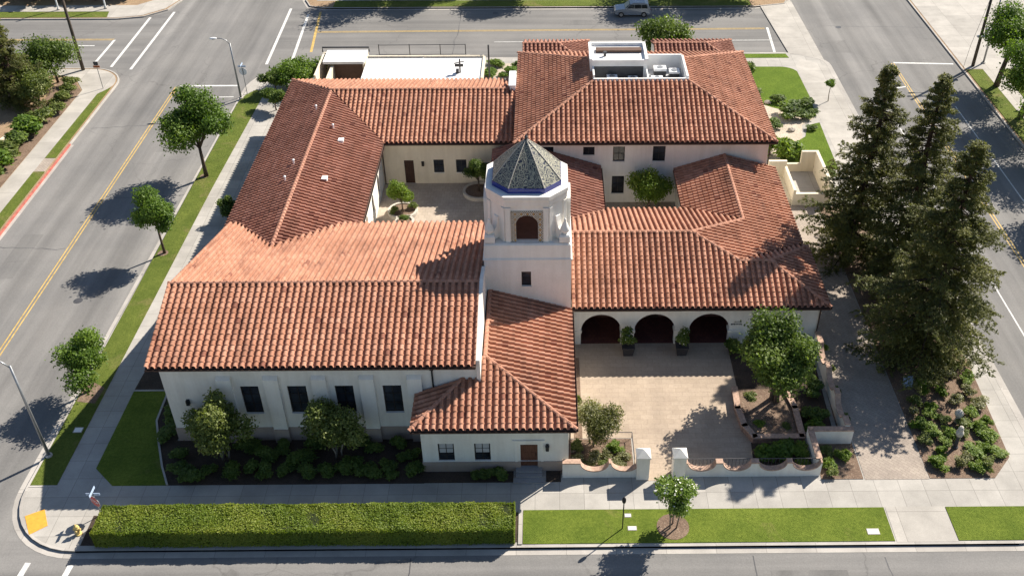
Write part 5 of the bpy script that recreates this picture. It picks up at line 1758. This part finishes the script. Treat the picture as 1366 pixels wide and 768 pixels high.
for x, y, d, h, k, lb in ((14.2, 45.5, 1.5, .9, "street", "green shrub behind the third scallop of the long garden wall"), (15.4, 45.6, 1.5, 1.0, "street", "green shrub at the middle of the scalloped wall's bed"), (16.6, 45.8, 1.4, .9, "green", "bright green shrub by the garden wall's corner"), (16.4, 44.7, 1.0, .6, "green", "small bright shrub behind the last scallop of the long garden wall"), (13.7, 55.9, 1.7, 1.3, "dark", "dark shrub against the arcade's right pier"), (18.2, 49.0, 1.6, 1.2, "dark", "dark shrub between the planter and the side garden wall"), (18.6, 51.6, 1.5, 1.2, "dark", "dark shrub half way along the side garden wall"),
                    (14.1, 50.9, 1.1, .7, "olive", "olive plant in the brick planter left of the court tree's trunk"), (14.3, 48.2, 1.0, .6, "green", "green plant at the front left of the brick planter"), (16.1, 48.0, 1.0, .6, "olive", "olive plant at the front right of the brick planter"), (18.0, 47.9, 1.3, .9, "street", "green shrub in the inner angle of the court wall"), (17.9, 54.6, 1.7, 1.3, "dark", "dark shrub by the arcade end of the side garden wall"), (18.2, 44.6, 1.0, .7, "green", "bright tufty plant outside the garden wall, nearest the sidewalk"), (19.3, 45.3, 1.0, .7, "green", "bright tufty plant outside the garden wall, nearest the drive"), (18.3, 45.8, 1.0, .6, "olive", "olive plant in the angle of the garden wall outside"), (18.1, 43.8, .8, .6, "olive", "small tuft at the sidewalk edge below the wall's corner"),
                    (20.1, 48.6, .9, .7, "dark", "dark plant outside the side garden wall near its corner"), (20.1, 51.2, .9, .8, "dark", "dark plant outside the side garden wall near its middle"), (20.2, 53.8, .9, .8, "olive", "olive plant between the side garden wall and the drive"), (20.3, 55.8, .8, .9, "green", "light plant by the arcade's corner downspout")):
    shrub(x, y, d, h, k, lb)
# west garden
for i, (x, y) in enumerate([(-52.5, 79.0), (-52.4, 81.4), (-52.5, 83.8), (-52.6, 86.0), (-52.3, 88.3), (-52.5, 90.6), (-52.2, 92.8), (-51.9, 76.5), (-52.0, 74.0)]):
    shrub(x, y, 2.8, 1.9, ("olive", "dark", "street")[i % 3], "rounded green shrub in the row inside the west sidewalk", "shrub row along the west sidewalk")
for i, (x, y) in enumerate([(-51.6, 95.4), (-51.8, 97.6), (-52.0, 99.8), (-52.6, 101.8)]):
    shrub(x, y, 1.8, 1.2, "olive", "low spreading shrub between the wooden pole and the west sidewalk", "low shrubs by the west corner")
for i, (x, y) in enumerate([(-75, 127.4), (-71, 127.8), (-67, 127.4), (-63, 127.9), (-59, 127.4), (-55.5, 128.2)]):
    shrub(x, y, 4.6, 3.0, "dark", "tall dark shrub in the row beyond the top left sidewalk", "dark shrub row at the top left")

# --- clipped hedge along the front kerb
g = np.random.default_rng(4)
hd = empty("clipped_hedge", (-15.0, 39.7, 0), "long clipped green box hedge between the sidewalk and the front kerb", "hedge")
N = 76000
hx0_, hx1_, hy0_, hy1_, hh = -27.2, -2.1, 38.5, 40.75, 1.35
f = g.random(N)
px = g.uniform(hx0_, hx1_, N); py = g.uniform(hy0_, hy1_, N); pzz = g.uniform(.05, hh, N)
nr = np.zeros((N, 3))
top = f < .52; fr = (f >= .52) & (f < .77); bk = (f >= .77) & (f < .93); e0 = (f >= .93) & (f < .965); e1 = f >= .965
dep = np.abs(g.normal(0, .05, N))
bumpy = .07 * np.sin(px * 1.7 + .6 * np.sin(px * .7)) * np.cos(py * 2.6 + px * .4) + .05 * np.sin(px * 4.3 + 1 + py) + .05 * np.sin(px * .53)
pzz = np.where(top, hh + bumpy - dep * 1.5 + (g.random(N) < .04) * .08, pzz)
py = np.where(fr, hy0_ + dep - .5 * bumpy, np.where(bk, hy1_ - dep + .5 * bumpy, py))
px = np.where(e0, hx0_ + dep, np.where(e1, hx1_ - dep, px))
nr[top] = (0, 0, 1); nr[fr] = (0, -1, .3); nr[bk] = (0, 1, .3); nr[e0] = (-1, 0, .3); nr[e1] = (1, 0, .3)
nr += g.normal(0, .45, (N, 3))
# rounded shoulders
sh = .16
over = np.clip(pzz - (hh - sh), 0, sh) / sh
py = np.where(fr, py + sh * .5 * over ** 2, py); py = np.where(bk, py - sh * .5 * over ** 2, py)
edge = np.minimum(np.minimum(py - hy0_, hy1_ - py), np.minimum(px - hx0_, hx1_ - px))
pzz = np.where(top, pzz - .12 * np.clip(1 - edge / .2, 0, 1) ** 2, pzz)
patch = .5 + .5 * np.sin(px * .9 + 1.3 * np.sin(py * 1.7 + px * .31))
tone = np.clip(.35 * patch + .55 * g.random(N) + .05, 0, 1)
hm = leaf_mesh("foliage", np.stack([px + 15.0, py - 39.7, pzz], 1), nr, .11, tone, "leaf_hedge", 1.6, seed=4)
add_mesh("foliage", hm, hd)
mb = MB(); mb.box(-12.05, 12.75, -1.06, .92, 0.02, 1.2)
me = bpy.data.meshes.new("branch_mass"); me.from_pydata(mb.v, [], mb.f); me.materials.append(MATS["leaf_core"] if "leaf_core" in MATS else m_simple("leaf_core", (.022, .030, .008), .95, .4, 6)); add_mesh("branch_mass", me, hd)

# ------------------------------------------------------------------ garden walls
def scallop_top(u, L, centres, r, zt, dip):
    for c in centres:
        d = abs(u - c)
        if d < r:
            return zt - dip * math.sqrt(max(0, 1 - (d / r) ** 2))
    return zt


def scallop_wall(root, P, Q, th, zt, centres, r, dip, cop=True):
    M = wmat(P, Q)
    L = math.hypot(Q[0] - P[0], Q[1] - P[1])
    us = sorted(set([0, L] + [c + r * math.cos(math.pi * i / 18) for c in centres for i in range(19)]))
    us = [u for u in us if 0 <= u <= L]
    body, cp = MB(), MB()
    T = lambda u, y, z: tuple(M @ Vector((u, y, z)))
    f = lambda u: scallop_top(u, L, centres, r - 1e-4, zt, dip)
    for a, b in zip(us, us[1:]):
        za, zb = f(a), f(b)
        for y in (0, th): body.quad(T(a, y, -.15), T(b, y, -.15), T(b, y, zb), T(a, y, za))
        body.quad(T(a, 0, za), T(b, 0, zb), T(b, th, zb), T(a, th, za))
        o, k = .05, .06
        cp.quad(T(a, -o, za + k), T(b, -o, zb + k), T(b, th + o, zb + k), T(a, th + o, za + k))
        for y in (-o, th + o): cp.quad(T(a, y, za - .03), T(b, y, zb - .03), T(b, y, zb + k), T(a, y, za + k))
    for u in (0, L):
        body.quad(T(u, 0, -.15), T(u, th, -.15), T(u, th, f(u)), T(u, 0, f(u)))
        cp.quad(T(u, -.05, f(u) - .03), T(u, th + .05, f(u) - .03), T(u, th + .05, f(u) + .06), T(u, -.05, f(u) + .06))
    body.build("wall_panel", "white_stucco", root)
    if cop: cp.build("coping", "brick_coping", root)


def gate_pillar(root, x, y):
    m = MB(); m.box(x - .4, x + .4, y - .4, y + .4, -.1, 1.95)
    p = m.build("pillar", "white_stucco", root, loc=(x, y, 0))
    m = MB(); s = lambda h: [(x - h, y - h), (x + h, y - h), (x + h, y + h), (x - h, y + h)]
    m.prism(s(.46), 1.952, 2.04); m.frustum(s(.46), 2.042, s(.02), 2.42)
    m.build("pillar_cap", "white_stucco", p)


gw = empty("garden_wall", (3.3, 43.95, 0), "short white scalloped garden wall between the front office and the patio gate", "wall")
scallop_wall(gw, (.85, 43.8), (5.6, 43.8), .3, 1.32, [2.05, 4.0], .9, .72)
gate_pillar(gw, 5.98, 43.95)
gw2 = empty("garden_wall", (13, 43.95, 0), "long white scalloped garden wall with brick coping round the entry court", "wall")
gate_pillar(gw2, 8.3, 43.95)
scallop_wall(gw2, (8.7, 43.8), (17.45, 43.8), .3, 1.25, [1.05, 3.3, 5.6, 7.75], .9, .68)
scallop_wall(gw2, (17.45, 44.1), (17.45, 46.6), .3, 1.25, [], .9, 0)
scallop_wall(gw2, (17.15, 46.6), (20.15, 46.6), .32, 1.25, [], .9, 0)
scallop_wall(gw2, (19.95, 46.93), (20.05, 56.6), .3, 1.45, [1.9, 4.6, 7.3], 1.05, .6)
m = MB()
for u in np.linspace(9.2, 16.9, 34):
    m.box(u - .012, u + .012, 44.2, 44.22, .1, 1.22)
m.box(8.8, 17.1, 44.19, 44.23, 1.2, 1.24)
m.build("railing", "dark_grey_metal", gw2, loc=(13, 44.2, .1))
rl = empty("bed_railing", (5.0, 47.2, 0), "thin dark rail round the patio bed beside the gate pillar", "railing")
m = MB()
m.tube([(4.0, 47.25, .05), (4.0, 47.25, .6), (5.55, 47.25, .6), (5.55, 47.25, .05)], .025, 6); m.tube([(5.55, 47.25, .6), (5.55, 44.9, .6), (5.55, 44.9, .05)], .025, 6)
m.build("rail", "dark_grey_metal", rl)
pl = empty("brick_planter", (15.2, 49, 0), "low dark brick planter round the big entry court tree", "planter")
ring = [(13.1, 51.6), (13.0, 49.6), (13.2, 47.9), (13.7, 46.85), (16.9, 46.85), (16.95, 49.6), (16.6, 51.6)]
m = MB(); cpp = MB()
for a, b in zip(ring, ring[1:]):
    d = Vector((b[0] - a[0], b[1] - a[1])).normalized(); c = ((a[0] + b[0]) / 2, (a[1] + b[1]) / 2); L = math.dist(a, b)
    m.obox(c, (d.x, d.y), L / 2 + .1, .16, -.1, .5); cpp.obox(c, (d.x, d.y), L / 2 + .13, .21, .502, .57)
m.build("planter_wall", "planter_brick", pl); cpp.build("coping", "brick_coping", pl)
m = MB(); m.prism([(13.2, 51.6), (13.1, 49.6), (13.3, 47.9), (13.8, 46.95), (16.8, 46.95), (16.85, 49.6), (16.5, 51.6)], .0, .38); m.build("soil", "mulch", pl)
cw = empty("patio_wall", (23, 79, 0), "cream walled service patio at the end of the tiled annex", "wall")
m = MB()
m.box(20.6, 22.3, 80.6, 80.9, -.1, 2.1); m.box(22.1, 22.35, 76.3, 80.6, -.1, 1.6)
m.box(24.0, 25.6, 82.2, 82.5, -.1, 2.2); m.box(25.3, 25.6, 76.3, 82.2, -.1, 2.2); m.box(22.35, 25.3, 76.3, 76.6, -.1, 1.2)
m.build("wall_panel", "cream_stucco", cw, bevel=.02)
m = MB(); m.box(22.35, 25.3, 76.6, 82.2, -.1, .06); m.build("floor_slab", "concrete_pale", cw)
m = MB(); m.box(22.35, 24.0, 82.2, 82.45, -.1, .9); m.box(20.6, 22.1, 76.5, 80.6, -.1, .5); m.build("low_wall", "cream_stucco", cw)
# courtyard rings
def ring_planter(x, y, r, label, h=.35):
    t = empty("stone_planter", (x, y, 0), label, "planter")
    m = MB(); m.lathe([(r, -.05), (r, h), (r - .22, h), (r - .22, h - .12)], 24, (x, y, 0)); m.build("stone_ring", "stone_ring", t)
    m = MB(); m.lathe([(r - .24, 0), (r - .24, h - .1)], 20, (x, y, 0)); m.build("soil", "mulch", t)


ring_planter(-12.95, 75.4, 1.35, "larger round stone planter holding the young courtyard tree")
ring_planter(-12.6, 73.7, .85, "smaller round stone planter in front of the young courtyard tree")
ring_planter(-6.3, 78.7, 1.5, "wide round stone planter against the courtyard's back wall")
shrub(-12.6, 73.7, 1.0, .6, "dark", "low green shrub filling the smaller courtyard planter", z=.28)
shrub(-13.6, 75.0, 1.0, .6, "olive", "olive shrub on the left of the larger courtyard planter", z=.28)
shrub(-12.1, 75.8, .9, .6, "olive", "olive shrub on the right of the larger courtyard planter", z=.28)
# potted shrubs at the arcade piers
for x, sd, lb in ((5.88, 3, "dark square pot with an upright shrub at the left arcade pier"), (9.85, 4, "dark square pot with a flowering shrub at the right arcade pier")):
    t = empty("potted_shrub", (x, 56.0, .012), lb, "potted plant", "pots at the arcade piers")
    m = MB(); s = lambda h: [(x - h, 56 - h), (x + h, 56 - h), (x + h, 56 + h), (x - h, 56 + h)]
    m.frustum(s(.34), .012, s(.45), .75); m.prism(s(.48), .752, .83); m.build("pot", "dark_pot", t)
    me, _ = crown(sd + 300, .62, .45, 2.5, 13, 2600, .14, "leaf_deep", mat2="petal_white", frac2=.05, name="shrub_foliage", rc=(.45, .65))
    add_mesh("foliage", me, t, (0, 0, -.05))
    m = MB(); m.tube([(x, 56, .7), (x, 56, 1.6)], [.05, .03], 6); m.build("stem", "bark_brown", t)

# rocks
rk = random.Random(9)
for i, (x, y, s, lb) in enumerate([(22.5, 97.0, .55, "pale boulder at the left edge of the gravel garden"), (23.6, 96.6, .4, "small pale boulder on the gravel garden's upper edge"), (26.0, 94.6, .45, "boulder between the two upper dark mounds"), (24.9, 90.4, .4, "boulder in the lower part of the gravel garden"), (1.5, 46.2, .35, "pale rock beside the front office's corner"), (22.8, 99.8, .4, "boulder at the foot of the tall grey green shrub")]):
    m = MB(); m.ball((0, 0, s * .3), s, s * .75, s * .6, 9, 6)
    m.v = [(a * (1 + rk.uniform(-.16, .16)), b * (1 + rk.uniform(-.16, .16)), c * (1 + rk.uniform(-.1, .1))) for a, b, c in m.v]
    o = m.build("boulder", "stone_rock"); o.location = (x, y, 0.02); tag(o, lb, "rock")

# ------------------------------------------------------------------ street furniture
def street_lamp(x, y, h, arm, label):
    t = empty("street_lamp", (x, y, 0), label, "street lamp")
    m = MB(); m.lathe([(.24, -.05), (.24, .12), (.16, .16)], 12, (x, y, 0)); m.build("base", "concrete_kerb", t)
    m = MB(); m.tube([(x, y, .1), (x, y, h * .55), (x, y, h)], [.115, .095, .07], 10)
    m.build("pole", "grey_metal", t, smooth=True)
    ax = arm / abs(arm)
    m = MB(); m.tube([(x, y, h - .15), (x + arm * .25, y, h + .32), (x + arm * .6, y, h + .5), (x + arm, y, h + .52)], [.055, .05, .045, .04], 8); m.build("arm", "grey_metal", t, smooth=True)
    m = MB(); cx = x + arm + ax * .3
    m.ball((cx, y, h + .52), .42, .17, .11, 12, 6); hd_ = m.build("lamp_head", "white_metal", t, smooth=True)
    m = MB(); m.ball((cx + ax * .05, y, h + .45), .24, .12, .1, 10, 5); m.build("lens", "lamp_lens", hd_, smooth=True)
    return t


street_lamp(-32.95, 46.05, 7.9, -1.7, "tall grey street lamp on the west verge near the front corner")
street_lamp(-33.0, 98.4, 6.3, -1.3, "grey street lamp on the west verge near the back road")


def octagon_sign(m, c, facing, r, th, mat_i):
    fx, fy = facing; sx, sy = -fy, fx
    b = len(m.v); m.m = mat_i
    for k in range(2):
        for i in range(8):
            a = R(22.5 + 45 * i)
            m.v.append((c[0] + sx * r * math.cos(a) + fx * th * (k - .5), c[1] + sy * r * math.cos(a) + fy * th * (k - .5), c[2] + r * math.sin(a)))
    m.f.append(tuple(b + i for i in range(8))); m.mi.append(mat_i)
    m.f.append(tuple(b + 15 - i for i in range(8))); m.mi.append(mat_i)
    for i in range(8):
        j = (i + 1) % 8
        m.f.append((b + i, b + j, b + 8 + j, b + 8 + i)); m.mi.append(mat_i)


def text_obj(name, body, size, mat, parent, loc, rot):
    cu = bpy.data.curves.new(name, 'FONT'); cu.body = body; cu.size = size; cu.align_x = 'CENTER'; cu.align_y = 'CENTER'; cu.extrude = .004
    tmp = bpy.data.objects.new("tmp", cu); COL.objects.link(tmp)
    dg = bpy.context.evaluated_depsgraph_get()
    me = bpy.data.meshes.new_from_object(tmp.evaluated_get(dg))
    bpy.data.objects.remove(tmp)
    me.materials.clear(); me.materials.append(MATS[mat])
    o = bpy.data.objects.new(name, me); COL.objects.link(o); o.rotation_euler = rot; o.parent = parent
    o.location = Vector(loc) - world_loc(parent)
    return o


def stop_sign(x, y, facing, h, label, blades=True):
    t = empty("stop_sign", (x, y, 0), label, "road sign")
    m = MB(); m.tube([(x, y, -.05), (x, y, h + (.75 if blades else .2))], .035, 8); m.build("post", "grey_metal", t)
    f = Vector((*facing, 0)).normalized(); s = Vector((-f.y, f.x, 0))
    c = Vector((x, y, h)) + f * .06
    m = MB(); octagon_sign(m, c, (f.x, f.y), .43, .012, 0); octagon_sign(m, c - f * .012, (f.x, f.y), .45, .010, 1)
    p = m.build("sign_plate", ["sign_red", "sign_white"], t)
    rz = math.atan2(f.y, f.x) + math.pi / 2
    text_obj("lettering", "STOP", .30, "sign_white", p, c + f * .012, (math.pi / 2, 0, rz))
    if blades:
        m = MB(); m.obox((x, y), (1, 0), .42, .012, h + .52, h + .70); m.obox((x, y), (0, 1), .42, .012, h + .72, h + .90)
        m.build("name_blade", "sign_blue", t)
    return t


stop_sign(-27.75, 41.05, (-.5, -.87), 1.3, "red stop sign with pale blue blades at the hedge's left end")
stop_sign(-32.6, 99.5, (.1, 1), 2.6, "stop sign seen from behind beside the north west street lamp")
t = empty("road_sign", (-48.75, 101.0, 0), "pole with orange brown sign plates at the far west corner", "road sign")
m = MB(); m.tube([(-48.75, 101, -.05), (-48.75, 101, 3.1)], .04, 8); m.build("post", "grey_metal", t)
m = MB(); m.box(-49.1, -48.4, 100.93, 100.95, 2.45, 2.7); m.build("sign_plate", "sign_orange", t)
m = MB(); m.box(-49.0, -48.5, 100.93, 100.95, 2.74, 3.15); m.build("sign_plate", "dark_grey_metal", t)
t = empty("utility_pole", (-52.7, 106.0, 0), "weathered wooden utility pole at the far west corner", "utility pole")
m = MB(); m.tube([(-52.7, 105.8, -.1), (-52.6, 105.8, 10.5)], [.2, .14], 10); m.build("pole", "pole_wood", t, smooth=True)
m = MB(); m.box(-53.8, -51.4, 105.7, 105.84, 9.6, 9.78); m.build("crossarm", "pole_wood", t)
t = empty("utility_pole", (48.8, 105.8, 0), "dark wooden utility pole at the far east corner by the pale forecourt", "utility pole")
m = MB(); m.tube([(48.8, 105.8, -.1), (48.9, 105.8, 10.2)], [.19, .13], 10); m.build("pole", "pole_wood", t, smooth=True)
m = MB(); m.box(47.7, 50.1, 105.7, 105.84, 9.0, 9.18); m.build("crossarm", "pole_wood", t)
m = MB(); m.tube([(47.2, 104.6, 0.0), (47.5, 104.8, 3.0), (48.75, 105.75, 8.0)], .02, 5); m.build("guy_wire", "dark_grey_metal", t)
m = MB(); m.box(48.3, 49.5, 105.3, 105.7, 3.6, 3.75); m.lathe([(.22, 4.0), (.22, 4.7)], 10, (49.2, 105.5, 0)); m.build("equipment_box", "grey_metal", t)
street_lamp(50.3, 106.6, 8.6, -1.6, "street lamp beside the utility pole at the far east corner")

t = empty("path_light", (4.45, 39.65, .03), "slim dark post with a small oval head on the front lawn", "post lamp")
m = MB(); m.tube([(4.45, 39.65, 0), (4.45, 39.65, 2.4)], .035, 8); m.build("post", "black_metal", t)
m = MB(); m.ball((4.45, 39.65, 2.58), .13, .13, .27, 12, 8); m.build("lamp_head", "black_metal", t, smooth=True)
for x, y, w, d, lb in ((4.85, 40.65, .42, .3, "pale square utility cover in the front lawn, nearer the sidewalk"), (5.05, 39.65, .55, .33, "pale utility cover in the front lawn, nearer the kerb"), (19.7, 39.25, .75, .45, "white utility cover at the right end of the front lawn"), (-31.9, 48.4, .6, .5, "pale utility cover in the west verge")):
    m = MB(); m.box(x - w / 2, x + w / 2, y - d / 2, y + d / 2, 0.0, .052); o = m.build("utility_cover", "concrete_pale", None, loc=(x, y, 0)); tag(o, lb, "utility cover")
    m = MB(); m.box(x - w / 2 + .05, x + w / 2 - .05, y - d / 2 + .05, y + d / 2 - .05, .052, .06); m.build("lid", "white_membrane", o)
t = empty("fire_hydrant", (-28.6, 39.6, 0), "yellow fire hydrant on the corner sidewalk before the hedge", "fire hydrant")
m = MB(); c = (-28.6, 39.6, 0)
m.lathe([(.2, 0), (.2, .06), (.13, .08), (.125, .5), (.17, .52), (.17, .57), (.13, .6)], 14, c); bd = m.build("barrel", "hydrant_yellow", t, smooth=False)
m = MB(); m.lathe([(.15, .6), (.13, .7), (.07, .77), (.04, .78), (.04, .84)], 14, c); m.build("bonnet", "hydrant_yellow", t)
for d in ((1, 0), (-1, 0), (0, -1)):
    m = MB(); p = Vector(c) + Vector((0, 0, .42)); q = p + Vector((*d, 0)) * .22
    m.tube([p, q - Vector((*d, 0)) * .06], .055, 10); m.tube([q - Vector((*d, 0)) * .06, q], .075, 10); m.build("outlet", "hydrant_yellow", t)
# ornaments and box in the corner bed
t = empty("garden_ornament", (27.0, 46.2, .02), "pale stone ornament on a dark pedestal in the corner bed", "ornament")
m = MB(); m.lathe([(.2, 0), (.2, .1), (.13, .16), (.11, .95), (.18, 1.05)], 12, (27.0, 46.2, .02)); m.build("pedestal", "dark_grey_metal", t)
m = MB(); m.lathe([(.14, 1.05), (.24, 1.2), (.26, 1.4), (.16, 1.62), (.19, 1.72), (.12, 1.9), (.02, 1.96)], 12, (27.0, 46.2, .02)); m.build("carved_top", "stone_ring", t)
t = empty("garden_ornament", (27.9, 48.6, .02), "round white stone ball ornament among the corner bed shrubs", "ornament")
m = MB(); m.lathe([(.2, 0), (.14, .4), (.2, .5)], 12, (27.9, 48.6, .02)); m.build("pedestal", "stone_ring", t)
m = MB(); m.ball((27.9, 48.6, .8), .3, .3, .3, 14, 9); m.build("stone_ball", "stone_ring", t, smooth=True)
t = empty("utility_cabinet", (25.6, 52.3, .02), "small pale blue metal cabinet in the redwoods' shade", "cabinet")
m = MB(); m.box(25.3, 25.9, 52.1, 52.5, 0, .6); m.build("body", "sky_blue_box", t, bevel=.02)
m = MB(); m.box(25.26, 25.94, 52.06, 52.54, .602, .66); m.build("lid", "sky_blue_box", t)
# low curb of the west garden: pale wall behind the shrubs
t = empty("garden_wall", (-54.2, 85, 0), "low pale garden wall behind the west shrub row", "wall")
m = MB(); m.prism([(-54.5, 74), (-54.25, 74), (-54.05, 88), (-52.8, 93.2), (-53.0, 93.4), (-54.3, 88.1)], -.1, .75); m.build("wall_panel", "cream_stucco", t)
# stumps of posts at the top left
for i, (x, y, lb) in enumerate(((-62.5, 123.9, "pale post on the top left sidewalk, left of the pair"), (-56.6, 124.3, "pale post on the top left sidewalk, right of the pair"))):
    t = empty("sidewalk_post", (x, y, 0), lb, "post")
    m = MB(); m.tube([(x, y, -.05), (x, y, 4.2)], .11, 8); m.build("post", "white_metal", t)
    m = MB(); m.lathe([(.2, 0), (.2, .15), (.13, .2)], 10, (x, y, 0)); m.build("base", "concrete_kerb", t)

# ------------------------------------------------------------------ the parked car (nose to the left)
def build_car(x, y):
    t = empty("parked_car", (x, y, RZ), "silver sport utility car parked at the far kerb of the back road", "car")
    L, Wd = 4.6, 1.86
    side = [(-2.3, .45), (-2.28, .75), (-2.15, .95), (-1.2, 1.08), (-.95, 1.12), (-.35, 1.66), (.0, 1.74), (1.5, 1.74), (1.95, 1.62), (2.22, 1.15), (2.28, .8), (2.26, .42), (1.9, .34), (-1.95, .34)]
    m = MB()
    lay = []
    for yy, k in ((-.93, .0), (-.80, 1.0), (.80, 1.0), (.93, .0)):
        pass
    def inset(p, out):
        px_, pz_ = p
        if out and pz_ > 1.13: return (px_, pz_)
        return p
    n = len(side)
    rows = []
    for yy, w in ((-.88, .985), (-.93, 1.0), (.93, 1.0), (.88, .985)):
        b = len(m.v)
        for (a, c_) in side:
            tumble = max(0, (c_ - 1.1)) * .28
            m.v.append((x + a * w, y + yy - math.copysign(tumble, yy), RZ + c_ * (1.0 if w == 1.0 else .995)))
        rows.append(b)
    for r0, r1 in zip(rows, rows[1:]):
        for i in range(n):
            j = (i + 1) % n
            m.f.append((r0 + i, r0 + j, r1 + j, r1 + i)); m.mi.append(0)
    m.f.append(tuple(rows[0] + i for i in range(n))); m.mi.append(0)
    m.f.append(tuple(rows[-1] + n - 1 - i for i in range(n))); m.mi.append(0)
    m.build("body", "car_silver", t, bevel=.03)
    for s in (-1, 1):
        for a, b_ in ((-.72, .15), (.22, 1.05), (1.12, 1.85)):
            g_ = MB(); yb, yt = s * .925, s * .80
            lo, hi = 1.17, 1.60
            sh_ = .40 if a < -.5 else 0
            s2 = -.16 if b_ > 1.7 else 0
            g_.quad((x + a, y + yb, RZ + lo), (x + b_, y + yb, RZ + lo), (x + b_ + s2, y + yt, RZ + hi), (x + a + sh_, y + yt, RZ + hi))
            g_.quad((x + a, y + yb + s * .02, RZ + lo), (x + b_, y + yb + s * .02, RZ + lo), (x + b_ + s2, y + yt + s * .02, RZ + hi), (x + a + sh_, y + yt + s * .02, RZ + hi))
            g_.build("side_window", "dark_glass", t, loc=(x, y, RZ), fix=False)
    g_ = MB(); g_.quad((x - .97, y - .82, RZ + 1.15), (x - .97, y + .82, RZ + 1.15), (x - .42, y + .68, RZ + 1.65), (x - .42, y - .68, RZ + 1.65)); g_.xf(Matrix.Translation((-.02, 0, .02))); g_.build("windscreen", "dark_glass", t, fix=False)
    g_ = MB(); g_.quad((x + 2.19, y - .75, RZ + 1.2), (x + 2.19, y + .75, RZ + 1.2), (x + 1.97, y + .68, RZ + 1.6), (x + 1.97, y - .68, RZ + 1.6)); g_.xf(Matrix.Translation((.025, 0, .01))); g_.build("rear_window", "dark_glass", t, fix=False)
    for a in (-1.45, 1.42):
        for s in (-1, 1):
            wq = MB(); wq.tube([(x + a, y + s * .74, RZ + .35), (x + a, y + s * .95, RZ + .35)], .35, 18); wo = wq.build("wheel", "tyre_black", t, loc=(x + a, y + s * .85, RZ + .35))
            wq = MB(); wq.tube([(x + a, y + s * .94, RZ + .35), (x + a, y + s * .965, RZ + .35)], .21, 14); wq.build("rim", "grey_metal", wo)
    for s in (-1, 1):
        q = MB(); q.box(x - 2.29, x - 2.15, y + s * .62 - .17, y + s * .62 + .17, RZ + .74, RZ + .88); q.build("headlight", "lamp_lens", t, loc=(x - 2.2, y + s * .6, RZ + .8))
        q = MB(); q.box(x + 2.2, x + 2.29, y + s * .72 - .1, y + s * .72 + .1, RZ + .85, RZ + 1.12); q.build("tail_light", "red_lens", t, loc=(x + 2.2, y + s * .7, RZ + .9))
        q = MB(); q.box(x - .75, x - .6, y + s * .96, y + s * 1.12, RZ + 1.08, RZ + 1.22) if s > 0 else q.box(x - .75, x - .6, y - 1.12, y - .96, RZ + 1.08, RZ + 1.22); q.build("mirror", "car_silver", t, loc=(x - .7, y + s, RZ + 1.1))
        q = MB(); q.tube([(x - .1, y + s * .62, RZ + 1.76), (x + 1.6, y + s * .62, RZ + 1.78)], .025, 6); q.build("roof_rail", "grey_metal", t)
    q = MB(); q.box(x - 2.33, x - 2.27, y - .85, y + .85, RZ + .4, RZ + .6); q.build("bumper", "dark_grey_metal", t)


build_car(10.9, 121.9)
